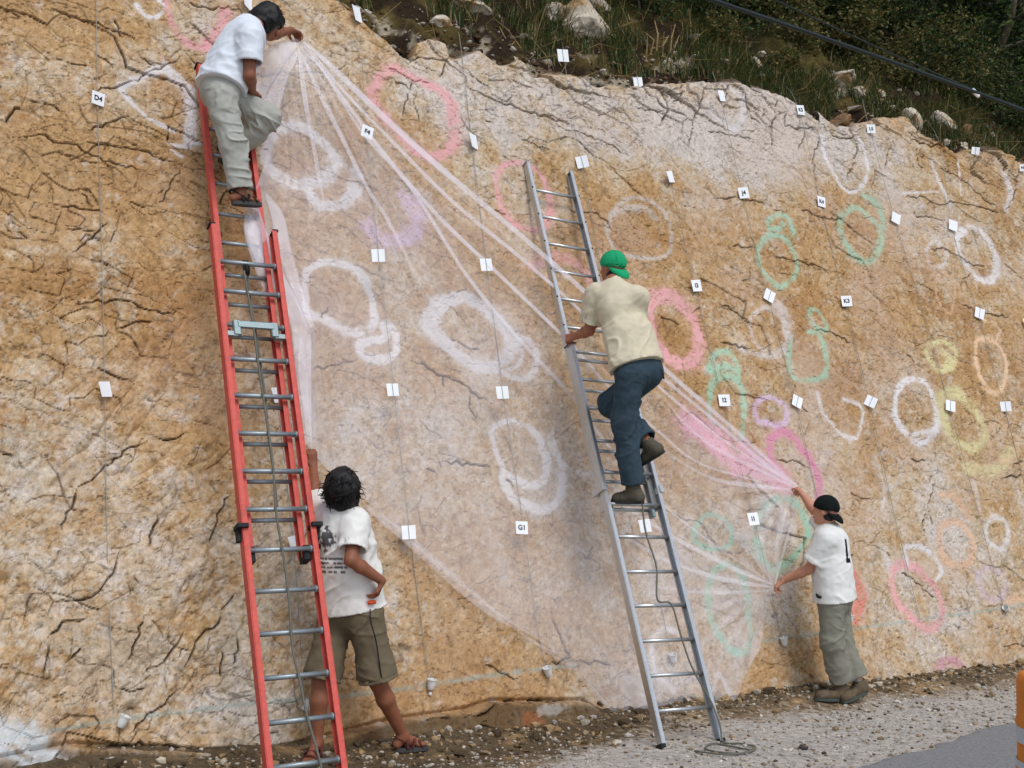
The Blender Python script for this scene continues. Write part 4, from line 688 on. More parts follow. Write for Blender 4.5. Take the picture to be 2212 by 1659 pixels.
# ------------------------------------------------------------------ ladders
def glossy(name, col, rough, metal, spec=.5, **k): return mat(name, col, rough, k.pop('var', .12), k.pop('scale', 25), k.pop('bump', .08), metal=metal, spec=spec, **k)
m_red = glossy('red fibreglass', lin(202, 82, 70), .6, 0, var=.22, scale=22, bump=.15)
m_alu = glossy('dull aluminium', lin(196, 198, 198), .38, .85, var=.12, scale=40)
m_rung = glossy('grey rung metal', lin(150, 160, 164), .45, .6, var=.15, scale=60)
m_cast = glossy('grey casting', lin(140, 156, 158), .5, .5)
m_blk = mat('black rubber', lin(32, 34, 36), .7, .2, 40, .1)
m_rope = mat('grey rope', lin(112, 110, 100), .9, .3, 220, .5)
class Ladder:
    def __init__(s, foot, top, across):
        s.f = np.asarray(foot, float); s.d = unit(top - foot); s.x = unit(across - s.d * (across @ s.d)); s.n = np.cross(s.x, s.d)
        if s.n[1] > 0: s.n = -s.n
        s.L = np.linalg.norm(top - foot)
    def p(s, a, t, o=0.0): return s.f + s.x * a + s.d * t + s.n * o
    def t_at(s, py):
        lo, hi = 0.0, 9.0
        for _ in range(50):
            m = (lo + hi) / 2; q = s.p(0, m) - CAMPOS; zc = q[1] * cP + q[2] * sP; y = 829.5 - F * (q[2] * cP - q[1] * sP) / zc
            if y > py: lo = m
            else: hi = m
        return (lo + hi) / 2
    def rail(s, a, t0, t1, o, w, dp, m, root, name='rail', lip=None):
        mb = MB(); th = .006; sg = -1 if a > 0 else 1                      # channel: web outside, two flanges inwards
        mb.box(s.p(a, (t0 + t1) / 2, o), s.x, s.d, s.n, th / 2, (t1 - t0) / 2, dp / 2, .0015)
        for q in (-1, 1): mb.box(s.p(a + sg * (w / 2 + th / 2), (t0 + t1) / 2, o + q * (dp / 2 - th / 2)), s.x, s.d, s.n, w / 2, (t1 - t0) / 2, th / 2 + .0015, .001)
        return mb.build(name, m, root)
    def rung(s, a0, a1, t, o, r, m, root, knob=0):
        mb = MB(); mb.tube([s.p(a0, t, o), s.p(a1, t, o)], r, 12, up=s.d)
        if knob:
            for a, q in ((a0, 1), (a1, -1)): mb.tube([s.p(a + q * .008, t, o), s.p(a + q * .03, t, o)], r * 1.45, 12, up=s.d)
        return mb.build('rung', m, root, True)
def ladder_from(fx, fy, tx, ty, Y, across=UH):
    return Ladder(on_ground(fx, fy), at(tx, ty, Y), across)
# red extension ladder
RL = ladder_from(668, 1722, 525, 497, 7.40); rr = empty('red_extension_ladder', RL.f); tag(rr, 'red fibreglass extension ladder with grey rungs leaning on the slab', 'ladder')
HW = .225; tb = RL.t_at(497); ft0 = RL.t_at(1200); ft1 = RL.t_at(138)
for a in (-HW, HW):
    r = RL.rail(a, 0.0, tb, 0, .030, .075, m_red, rr); mb = MB(); mb.box(RL.p(a * .965, tb + .004, 0), RL.x, RL.d, RL.n, .02, .006, .04, .003); mb.build('end_cap', m_blk, r)
    mb = MB(); mb.box(RL.p(a, .02, 0), RL.x, RL.d, RL.n, .035, .03, .055, .008); mb.build('foot_pad', m_blk, rr)
HF = .175
for a in (-HF, HF):
    r = RL.rail(a, ft0, ft1, -.078, .028, .07, m_red, rr, 'fly_rail'); mb = MB(); mb.box(RL.p(a * .965, ft1 + .004, -.078), RL.x, RL.d, RL.n, .02, .006, .038, .003); mb.build('end_cap', m_blk, r)
    mb = MB(); mb.box(RL.p(a * .98, ft0 + .02, -.06), RL.x, RL.d, RL.n, .022, .045, .05, .006); mb.build('guide_shoe', m_blk, r)
for y in (1650, 1555, 1460, 1366, 1275, 1187, 1100, 1018, 937, 856, 778, 705, 633, 570): RL.rung(-HW + .012, HW - .012, RL.t_at(y), 0, .0155, m_rung, rr, knob=1)
for y in (1114, 1030, 949, 868, 790, 718, 648, 585, 515, 453, 388, 326, 270, 216, 164): RL.rung(-HF + .012, HF - .012, RL.t_at(y), -.078, .014, m_rung, rr)
for a in (-HW, HW):                                                        # black hooks on the rails
    t = RL.t_at(1140); mb = MB(); mb.box(RL.p(a * 1.02, t, .02), RL.x, RL.d, RL.n, .035, .012, .045, .004); mb.box(RL.p(a * 1.08, t - .03, -.01), RL.x, RL.d, RL.n, .012, .05, .02, .004); mb.build('rail_hook', m_blk, rr)
t = RL.t_at(705); mb = MB()                                                # the bridging casting of the rung lock
mb.tube([RL.p(-.14, t, .012), RL.p(.14, t, .012)], .026, 12, up=RL.d)
for q in (-1, 1):
    mb.box(RL.p(q * .125, t - .035, .02), RL.x, RL.d, RL.n, .024, .05, .018, .006); mb.box(RL.p(q * .165, t - .078, .01), RL.x, RL.d, RL.n, .045, .016, .02, .005)
mb.box(RL.p(0, t - .012, .03), RL.x, RL.d, RL.n, .12, .02, .012, .004); mb.build('rung_lock', m_cast, rr)
t = RL.t_at(578); mb = MB(); mb.lathe(RL.p(-.01, t - .03, .01) - RL.x * .012, RL.x, [(0, .035), (.004, .035), (.008, .026), (.016, .026), (.02, .035), (.024, .035)], 16); mb.box(RL.p(-.01, t, .0), RL.x, RL.d, RL.n, .02, .05, .012, .003); mb.build('pulley', m_blk, rr)
def on_ladder(Ld, px, py, o):
    d = ray(px, py); n = Ld.n; t_ = (n @ (Ld.f + n * o - CAMPOS)) / (n @ d); return CAMPOS + d * t_
mb = MB(); mb.tube(smooth_path([on_ladder(RL, x, y, .03) for x, y in [(527,585),(545,690),(560,800),(575,900),(590,1010),(597,1110),(612,1200),(625,1300),(632,1400),(648,1470),(662,1540),(690,1640),(700,1690)]], 5), .0075, 6)
mb.tube(smooth_path([on_ladder(RL, x, y, -.03) for x, y in [(535,585),(540,640),(556,740),(572,850),(580,940),(592,1030),(600,1105)]], 5), .0065, 6); mb.build('rope', m_rope, rr, True)
# aluminium extension ladder
SF = (on_ground(1432, 1617) + on_ground(1553, 1600)) / 2; SL = Ladder(SF, at(1193, 354, 9.28), unit(on_ground(1553, 1600) - on_ground(1432, 1617)))
sl = empty('aluminium_extension_ladder', SF); tag(sl, 'silver aluminium extension ladder leaning in front of the film', 'ladder')
SHW = np.linalg.norm(on_ground(1553, 1600) - on_ground(1432, 1617)) / 2 + .018; st1 = SL.t_at(354); sb1 = SL.t_at(752); sf0 = SL.t_at(1098); SHF = SHW - .022
for a in (-SHW, SHW):
    r = SL.rail(a, 0, sb1, 0, .026, .062, m_alu, sl); mb = MB(); mb.box(SL.p(a * .975, .008, 0), SL.x, SL.d, SL.n, .02, .012, .036, .004); mb.build('foot_pad', m_blk, sl)
for a in (-SHF, SHF):
    r = SL.rail(a, sf0, st1, -.068, .026, .062, m_alu, sl, 'fly_rail'); mb = MB(); mb.box(SL.p(a * .97, st1 + .004, -.068), SL.x, SL.d, SL.n, .016, .005, .033, .002); mb.build('end_cap', m_cast, r)
    for y in (408, 465, 523, 582, 642, 703, 772, 838, 902, 968, 1034, 1094):
        mb = MB(); q = SL.p(a * 1.0, SL.t_at(y), -.068 + .033); mb.tube([q - SL.n * .004, q + SL.n * .003], .007, 8, up=SL.d); mb.build('rivet', m_blk, r)
for y in (1532, 1457, 1383, 1308, 1235, 1160, 1090, 1022, 955, 885, 824, 765): SL.rung(-SHW + .01, SHW - .01, SL.t_at(y), 0, .0135, m_alu, sl)
for y in (408, 465, 523, 582, 642, 703, 772, 838, 902, 968, 1034, 1094): SL.rung(-SHF + .01, SHF - .01, SL.t_at(y), -.068, .0135, m_alu, sl)
for a in (-SHW, SHW):
    t = SL.t_at(1058); mb = MB(); mb.box(SL.p(a * 1.01, t, -.03), SL.x, SL.d, SL.n, .018, .025, .075, .004); mb.build('bracket', m_alu, sl)
    t = SL.t_at(1092); mb = MB(); mb.box(SL.p(a * .72, t - .03, -.05), SL.x, SL.d, SL.n, .014, .04, .03, .004); mb.build('rung_lock', m_cast, sl)
mb = MB(); t = SL.t_at(750); mb.tube([SL.p(-SHW - .012, t - .01, -.05), SL.p(-SHW - .014, t - .01, .04), SL.p(-SHW + .04, t - .01, .042)], .006, 6); mb.build('cord_tie', m_blk, sl)
gpts = [on_ground(x, y, .02) for x, y in [(1563, 1600), (1600, 1604), (1632, 1612), (1610, 1624), (1560, 1622), (1525, 1612), (1540, 1602), (1590, 1610), (1620, 1620), (1570, 1628), (1500, 1618)]]
for g in gpts: g[2] = ground_z(g) + .012
mb = MB(); mb.tube(smooth_path([on_ladder(SL, x, y, .05) for x, y in [(1385,1060),(1388,1095),(1395,1150),(1418,1225),(1420,1295),(1450,1305),(1470,1370),(1490,1430),(1510,1470),(1538,1520),(1556,1570)]] + gpts, 6), .007, 6); mb.build('rope', m_rope, sl, True)

# ------------------------------------------------------------------ survey strings, cards and cups on the rock
m_str = mat('grey string', lin(150, 150, 142), .9, .2, 50, 0)
m_teal = mat('teal string', lin(60, 108, 112), .9, .2, 50, 0)
STR = [('d', [(206,-20),(210,218),(217,500),(225,845),(232,1200),(245,1540)]), ('e', [(540,420),(563,543),(600,853),(632,1177),(655,1515)]), ('f', [(765,-5),(778,90),(790,285),(817,552),(848,842),(883,1150),(905,1320),(925,1470)]),
       ('g', [(968,-15),(985,60),(1000,120),(1016,300),(1050,572),(1085,848),(1127,1140),(1160,1360),(1176,1444)]), ('h', [(1200,-5),(1215,121),(1235,240),(1253,354),(1300,600),(1345,860),(1393,1136),(1447,1415)]), ('i', [(1330,50),(1390,167),(1444,385),(1500,620),(1560,867),(1627,1121),(1686,1378)]),
       ('j', [(1530,145),(1555,210),(1603,419),(1658,641),(1716,870),(1775,1110),(1830,1330)]), ('k', [(1685,175),(1726,240),(1772,437),(1824,653),(1875,870),(1930,1100),(1985,1340)]), ('l', [(1852,190),(1875,283),(1932,473),(1990,676),(2047,879),(2105,1090),(2165,1310)]), ('m', [(1990,250),(2030,320),(2055,489),(2111,679),(2167,880),(2220,1080)])]
names = 'D E F G H I J K L M'.split()
for (k, pl), nm in zip(STR, names):
    path = smooth_path([on_rock(x, y, .018) if uv(x, y)[1] < crest(uv(x, y)[0]) - .02 else bank(*bank_uw(x, max(y, -10)), .03) for x, y in pl], 10)
    mb = MB(); mb.tube(path, .0026, 4); tag(mb.build('survey_string', m_teal if nm in 'GHIL' and False else m_str), 'thin grey plumb string hanging down the slab along the %s cards' % nm, 'string', 'survey strings')
m_cup = mat('white plastic cup', lin(226, 226, 224), .5, .05, 30, .04)
CUPS = [(263,1560,26,'white cup tilted on the rock at the lower left'), (660,1526,35,'white cup hanging behind the foot of the red ladder'), (927,1480,4,'white cup with a pebble under it on the blue chalk line'), (1178,1453,-22,'tilted white cup on the blue chalk line at the film edge'), (1450,1423,-20,'white cup under the film behind the aluminium ladder'), (1690,1387,-18,'white cup left of the trousers of the man in the black cap'), (1832,1338,10,'grey white cup behind the man in the black cap'), (2170,1317,-55,'white cup on the blue chalk line at the right edge')]
for i, (px, py, rot, lab) in enumerate(CUPS):
    c0 = on_rock(px, py, .035); r = math.radians(rot); ax = unit(UP * math.cos(r) + UH * math.sin(r) + NX * .15); mb = MB(); prof = [(-.032, .021), (-.03, .0225), (-.005, .026), (.02, .0295), (.032, .031), (.034, .033), (.037, .033), (.037, .030), (.03, .028), (-.026, .02)]
    mb.lathe(c0, ax, prof, 18, True, True); o = tag(mb.build('plastic_cup', m_cup, None, True), lab, 'cup', 'cups hanging on the strings')
    for k in (0,):
        mb = MB(); mb.tube([c0 + ax * .034 + UH * .02, c0 + ax * .075 + NX * .004, c0 + ax * .034 - UH * .02], .0022, 5); mb.build('bail', m_str, o)
    if i == 2:
        mb = MB(); mb.lathe(c0 - ax * .062, ax, [(-.014, .004), (-.009, .011), (0, .0135), (.009, .011), (.014, .004)], 12); mb.build('weight', m_cup, o, True)
# dark stone on the gravel and the orange road drum
g = on_ground(1735, 1615); g[2] = ground_z(g) + .02; boulder('dark_stone', g, .038, 91, 'dark stone lying alone on the gravel', (1.2, .9, .7), (70, 66, 64))
for i, (px, py, s, lab) in enumerate([(1415, 1590, .03, 'white pebble beside the left foot of the aluminium ladder'), (1330, 1610, .05, 'flat pale stone in the dark soil left of the aluminium ladder'), (905, 1600, .05, 'pale stone beside the front sandal'), (1640, 1500, .03, 'small pale stone at the foot of the slab right of the film')]):
    g = on_ground(px, py); g[2] = ground_z(g) + s * .3; boulder('pale_stone', g, s, 95 + i, lab, (1.5, .9, .5))
m_or = mat('orange plastic', lin(226, 130, 36), .55, .12, 6, .1); m_refl = mat('white reflective band', lin(190, 200, 206), .4, .08, 60, .1)
dc = on_ground(2352, 1890); dc[2] = .014; dr = empty('traffic_drum', dc); tag(dr, 'orange traffic drum with a white band at the right edge', 'traffic drum'); Yd = dc[1]
lx = at(2210, 1560, Yd)[0]; R0 = dc[0] - lx; zt = at(2205, 1462, Yd)[2] - dc[2]
def drum_r(z): return R0 * (1.03 - .09 * (z / zt - .6))
zb1, zb0 = at(2200, 1566, Yd)[2] - dc[2], at(2200, 1607, Yd)[2] - dc[2]; hb = zb1 - zb0
mb = MB(); prof = [(0, drum_r(0))]
for k in range(1, 28): z = zt * k / 28; prof.append((z, drum_r(z) + (.008 if k % 7 == 0 else 0)))
prof += [(zt, drum_r(zt) - .01), (zt + .012, drum_r(zt) - .03)]; mb.lathe(dc, UP, prof, 40); mb.build('body', m_or, dr, True)
for q in (0, 2, 4):
    z1 = zb1 - (q - 0) * hb * .98
    if z1 - hb < 0.02: continue
    mb = MB(); mb.lathe(dc, UP, [(z1 - hb, drum_r(z1 - hb) + .004), (z1 - hb * .5, drum_r(z1 - hb * .5) + .0045), (z1, drum_r(z1) + .004)], 40, False, False); mb.build('band', m_refl, dr, True)
mb = MB(); mb.lathe(dc, UP, [(0, R0 * 1.25), (.05, R0 * 1.22), (.06, R0 * 1.1)], 40); mb.build('base_ring', m_blk, dr)
# ------------------------------------------------------------------ the plastic film held against the rock
m_film, N_, L_, b_ = new_mat('hazy plastic film'); N_.remove(b_)
at_ = N_.new('ShaderNodeAttribute'); at_.attribute_name = 'haze'
df = N_.new('ShaderNodeBsdfDiffuse'); df.inputs['Color'].default_value = (*lin(248, 245, 252), 1); tl = N_.new('ShaderNodeBsdfTranslucent'); tl.inputs['Color'].default_value = (*lin(248, 245, 252), 1)
ad = N_.new('ShaderNodeMixShader'); ad.inputs[0].default_value = .18; L_.new(df.outputs[0], ad.inputs[1]); L_.new(tl.outputs[0], ad.inputs[2])
gl_ = N_.new('ShaderNodeBsdfGlossy'); gl_.inputs['Roughness'].default_value = .28; ag = N_.new('ShaderNodeMixShader'); ag.inputs[0].default_value = .07; L_.new(ad.outputs[0], ag.inputs[1]); L_.new(gl_.outputs[0], ag.inputs[2])
tp = N_.new('ShaderNodeBsdfTransparent'); mx = N_.new('ShaderNodeMixShader'); L_.new(at_.outputs['Fac'], mx.inputs[0]); L_.new(tp.outputs[0], mx.inputs[1]); L_.new(ag.outputs[0], mx.inputs[2]); L_.new(mx.outputs[0], N_['Material Output'].inputs['Surface'])
tcf = N_.new('ShaderNodeTexCoord'); vz = N_.new('ShaderNodeTexVoronoi'); vz.feature = 'DISTANCE_TO_EDGE'; vz.inputs['Scale'].default_value = 9; nzf = N_.new('ShaderNodeTexNoise'); nzf.inputs['Scale'].default_value = 5; nzf.inputs['Detail'].default_value = 4
mvf = N_.new('ShaderNodeVectorMath'); mvf.operation = 'MULTIPLY_ADD'; mvf.inputs[1].default_value = (.35, .35, .35); L_.new(tcf.outputs['Object'], nzf.inputs['Vector']); L_.new(nzf.outputs['Color'], mvf.inputs[0]); L_.new(tcf.outputs['Object'], mvf.inputs[2]); L_.new(mvf.outputs[0], vz.inputs['Vector'])
adf = N_.new('ShaderNodeMath'); adf.operation = 'MULTIPLY_ADD'; adf.inputs[1].default_value = .6; L_.new(vz.outputs['Distance'], adf.inputs[0]); L_.new(nzf.outputs['Fac'], adf.inputs[2])
bpf = N_.new('ShaderNodeBump'); bpf.inputs['Strength'].default_value = .3; bpf.inputs['Distance'].default_value = .025; L_.new(adf.outputs[0], bpf.inputs['Height'])
for n_ in (df, tl, gl_): L_.new(bpf.outputs[0], n_.inputs['Normal'])
HAND1 = at(645, 74, 8.15)                                     # fist of the man on the red ladder
far_px = [(672,972),(700,1008),(745,1050),(800,1100),(900,1200),(1050,1320),(1160,1390),(1240,1450),(1300,1520),(1400,1570),(1480,1583),(1565,1580),(1577,1555),(1592,1480),(1632,1400),(1658,1310),(1675,1268),(1690,1190),(1712,1110),(1726,1050)]
far = [on_rock(x, y, .06) for x, y in far_px]; HAND2 = wall(672, 972, .30); HAND3 = wall(1674, 1268, .22); HAND4 = wall(1725, 1050, .22)
far[0] = HAND2; far[16] = HAND3; far[19] = HAND4; far[1] = wall(*far_px[1], .16); far[15] = wall(*far_px[15], .12); far[17] = wall(*far_px[17], .14); far[18] = wall(*far_px[18], .15)
far = np.array(far); dd = np.r_[0, np.cumsum(np.linalg.norm(np.diff(far, axis=0), axis=1))]; dd /= dd[-1]
NSF, NTF = 300, 220; s1 = np.linspace(0, 1, NSF); Bf = np.stack([np.interp(s1, dd, far[:, i]) for i in range(3)], 1)
t1 = np.linspace(.012, 1, NTF); Tg, Sg = np.meshgrid(t1, s1, indexing='ij')
def film_pt(Sv, Tv):
    B = np.stack([np.interp(Sv, s1, Bf[:, i]) for i in range(3)], -1); Pf = HAND1 + (B - HAND1) * Tv[..., None]
    bulge = np.interp(Tv, [0, .05, .12, .25, .34, .42, .55, .65, .73, .85, 1], [0, -50, -88, -72, -80, -105, -90, -45, 5, -8, 0]) * 8.0 / F
    Pf = Pf + UX * (bulge * np.exp(-(Sv / .16) ** 1.5))[..., None]
    ply = np.sin(Sv * 55 + 3 * np.sin(Sv * 13)) * .5 + np.sin(Sv * 131 + 2) * .25; h = .03 * ply * (1 - Tv) ** .7 * np.clip(Tv * 4, 0, 1)
    h = h + .05 * fbm2(Sv * 7, Tv * 3.2, 501, 3) * np.clip(Tv * 3, 0, 1) * np.clip((1 - Tv) * 8, 0.15, 1)
    # pull folds running to the two hands on the right
    for c_, amp in ((HAND3, .016), (HAND4, .016)):
        r = Pf - c_; ru = r @ UX; rv_ = r @ VX; rad = np.hypot(ru, rv_); ang = np.arctan2(rv_, -ru); h = h + amp * np.sin(ang * 26 + c_[0]) * np.exp(-(rad / .9) ** 2) * np.clip(rad * 3, 0, 1)
    return Pf + NX * h[..., None]
PF = film_pt(Sg, Tg)
uu = (PF - O) @ UX; vv_ = (PF - O) @ VX; hh_ = (PF - O) @ NX
ii = np.clip(np.searchsorted(us, uu), 0, NU - 1); jj = np.clip(((vv_ - vsr[0]) / .0089).astype(int), 0, NV - 1); lift = np.clip(H[jj, ii] + .018 - hh_, 0, None); PF = PF + NX * lift[..., None]
an = Sg * 60 + .8 * fbm2(Sg * 20, Tg * 3, 511, 3); hz = .215 - .10 * sstep(.55, .95, Sg) * sstep(.95, .7, Tg) + .16 * fbm2(an * 1.0, Tg * 1.2, 512, 4) * (1.15 - Tg * .6) + .10 * fbm2(Sg * 9, Tg * 7, 513, 4) + .10 * sstep(.12, 0, Tg) + .16 * sstep(.05, .0, Sg) * sstep(.1, .3, Tg)
for c_, f_ in ((HAND3, 30), (HAND4, 26)):
    r = PF - c_; rad = np.hypot(r @ UX, r @ VX); ang = np.arctan2(r @ VX, -(r @ UX)); hz = hz + .09 * (n2(ang * f_ / 2 + 4, rad * .8, 521) - .5) * np.exp(-(rad / 1.1) ** 2) * 2
hz = np.clip(hz + .03 * sstep(.6, 1., Tg), .07, .85)
idf = np.arange(NSF * NTF).reshape(NTF, NSF); fq = np.stack([idf[:-1, :-1], idf[1:, :-1], idf[1:, 1:], idf[:-1, 1:]], -1).reshape(-1, 4)
film = mesh('plastic_film', PF.reshape(-1, 3), fq, m_film, smooth=True, attr={'haze': hz.ravel()}); tag(film, 'large sheet of hazy translucent film stretched across the slab', 'plastic sheet')
def fold(pts, width, hz_=.34, off=.03, taper=True, n=10):
    """a gathered pleat: a flattened tube of the same film lying on the sheet"""
    P3 = []
    for x, y in pts:
        d = ray(x, y); q = (PF - CAMPOS); zc = q @ np.array([0, cP, sP]); X = 1106 + F * q[..., 0] / zc; Yp = 829.5 - F * (q[..., 2] * cP - q[..., 1] * sP) / zc
        k = np.argmin((X - x) ** 2 + (Yp - y) ** 2); h = (PF.reshape(-1, 3)[k] - O) @ NX; P3.append(wall(x, y, h + off))
    path = smooth_path(P3, n); m_ = len(path); w = width * 8 / F / 2 * (np.interp(np.linspace(0, 1, m_), [0, .15, .7, 1], [.35, 1, 1, .4]) if taper else np.ones(m_)); w = w * (1 + .15 * np.sin(np.linspace(0, 9, m_) + width))
    mb = MB(); mb.tube(path, w, 10, cap=False, flat=.16, up=NX); V = np.vstack(mb.V); Fc = np.array(mb.F)
    hv = hz_ * (.75 + .5 * n2(V[:, 0] * 9, V[:, 2] * 9, 531)) * np.repeat(np.interp(np.linspace(0, 1, m_), [0, .1, .75, 1], [.7, 1, .9, .35]), 10)
    return mesh('fold', V, Fc, m_film, film, smooth=True, attr={'haze': hv})
for pts, w, hz_ in [([(655,90),(700,128),(810,235),(920,336),(1040,438),(1152,532),(1290,655),(1430,792),(1560,906),(1722,1050)], 18, .31), ([(660,95),(737,190),(834,292),(977,435),(1120,553),(1220,640),(1330,745),(1440,850),(1570,955),(1720,1053)], 11, .29), ([(658,100),(712,171),(816,314),(941,461),(1077,592),(1230,740),(1320,840),(1420,930),(1510,1000),(1640,1040)], 11, .29), ([(650,105),(698,154),(780,282),(891,411),(1005,590),(1110,720),(1230,850),(1300,945),(1400,1060),(1520,1160),(1660,1255)], 10, .26),
                   ([(648,110),(690,200),(740,300),(790,400),(840,480),(900,600)], 12, .22), ([(645,100),(660,220),(680,330),(700,440)], 12, .2), ([(640,95),(602,115),(570,160),(560,195),(575,250)], 48, .3), ([(640,110),(610,160),(590,220),(585,280)], 34, .22),
                   ([(548,440),(560,520),(590,590),(625,650),(650,720),(655,800),(665,960)], 44, .34), ([(575,420),(600,470),(612,530),(640,620),(668,700),(676,715)], 30, .28), ([(535,455),(548,520),(570,600),(590,640)], 30, .3), ([(650,730),(655,820),(664,900),(670,965)], 18, .3),
                   ([(1725,1052),(1650,1000),(1560,922),(1480,856),(1430,815),(1370,760)], 16, .30), ([(1724,1056),(1640,1015),(1540,965),(1470,905),(1430,850)], 14, .22), ([(1722,1060),(1640,1050),(1560,1040),(1490,1010),(1420,960)], 14, .2), ([(1668,1262),(1590,1230),(1500,1185),(1420,1140),(1330,1080),(1250,1030)], 15, .24), ([(1666,1268),(1580,1255),(1490,1230),(1400,1190),(1300,1120)], 15, .22), ([(1666,1275),(1570,1280),(1470,1275),(1380,1260)], 12, .15), ([(1674,1262),(1690,1200),(1712,1120),(1722,1060)], 10, .25),
                   ([(790,1092),(860,1150),(950,1230),(1060,1320),(1150,1375)], 26, .2), ([(850,1130),(930,1200),(1040,1290)], 14, .16), ([(1120,1365),(1240,1445),(1320,1530),(1420,1570)], 14, .15)]:
    fold(pts, w * (1.0 if pts[0][0] < 700 else .8), hz_ * (1.0 if pts[0][0] < 700 else .75))
# ------------------------------------------------------------------ grid cards, on the rock or pressed against the film
def card_spot(px, py, off):
    q = PF - CAMPOS; zc = q @ np.array([0, cP, sP]); X = 1106 + F * q[..., 0] / zc; Yp = 829.5 - F * (q[..., 2] * cP - q[..., 1] * sP) / zc; d2 = (X - px) ** 2 + (Yp - py) ** 2; k = np.argmin(d2)
    p = on_rock(px, py, off)
    if d2.ravel()[k] < 7 ** 2: h = (PF.reshape(-1, 3)[k] - O) @ NX; p = wall(px, py, max(h + .035, (p - O) @ NX))
    return p
m_ink = mat('black ink', lin(18, 18, 22), .8, .1, 40, 0)
def card(px, py, w, h, rot, text, label, lineon=True, off=.035):
    """square card hanging on the string: w, h as they show; a narrow one is turned on its string"""
    c0 = card_spot(px, py, off); q = c0 - CAMPOS; Z = q[1]; k = Z / F
    fc = unit(CAMPOS - c0); ax = unit(np.cross(UP, fc)) ; full = h * k / 2
    turn = math.acos(min(1, w / h)) 
    nrm = unit(fc * math.cos(turn) + ax * math.sin(turn)); nrm = unit(nrm * .7 + NX * .3 + UP * .15)
    a = unit(np.cross(UP, nrm)); b = np.cross(nrm, a); r = math.radians(rot); a, b = a * math.cos(r) + b * math.sin(r), b * math.cos(r) - a * math.sin(r)
    mb = MB()                                                              # a card slightly bowed
    n = 5; V = []; Fc = []
    for s_ in (0, 1):
        for j in range(n):
            for i in range(n):
                x = (i / (n - 1) - .5) * 2; y = (j / (n - 1) - .5) * 2; V.append(c0 + a * x * full + b * y * full + nrm * ((.0015 if s_ else 0) + .05 * full * (x * x + .4 * x * y)))
    for j in range(n - 1):
        for i in range(n - 1):
            i0 = j * n + i; Fc += [(i0, i0 + n, i0 + n + 1, i0 + 1), (n * n + i0, n * n + i0 + 1, n * n + i0 + n + 1, n * n + i0 + n)]
    rim = [j for j in range(n)] + [j * n + n - 1 for j in range(1, n)] + [(n - 1) * n + j for j in range(n - 2, -1, -1)] + [j * n for j in range(n - 2, 0, -1)]
    for i in range(len(rim)): A, B = rim[i], rim[(i + 1) % len(rim)]; Fc.append((A, B, B + n * n, A + n * n))
    o = mesh('marker_card', np.array(V), Fc, m_white); tag(o, label, 'card', 'grid cards on the slab')
    if text:
        cu_ = bpy.data.curves.new('t', 'FONT'); cu_.body = text; cu_.align_x = 'CENTER'; cu_.align_y = 'CENTER'; cu_.size = full * 1.05; cu_.offset = full * .025; to = bpy.data.objects.new('t', cu_); COL.objects.link(to)
        bpy.context.view_layer.update(); me = bpy.data.meshes.new_from_object(to); COL.objects.unlink(to)
        M = Matrix(((a[0], b[0], nrm[0], 0), (a[1], b[1], nrm[1], 0), (a[2], b[2], nrm[2], 0), (0, 0, 0, 1))); p0 = c0 + nrm * (.0035 + .02 * full); me.transform(Matrix.Translation(p0.tolist()) @ M)
        me.materials.clear(); me.materials.append(m_ink); link('lettering', me, o)
    elif lineon and w / h > .75:
        mb.box(c0 + nrm * .004, a, b, nrm, .0022, full * .98, .001); mb.build('string_line', m_str, o)
    return o
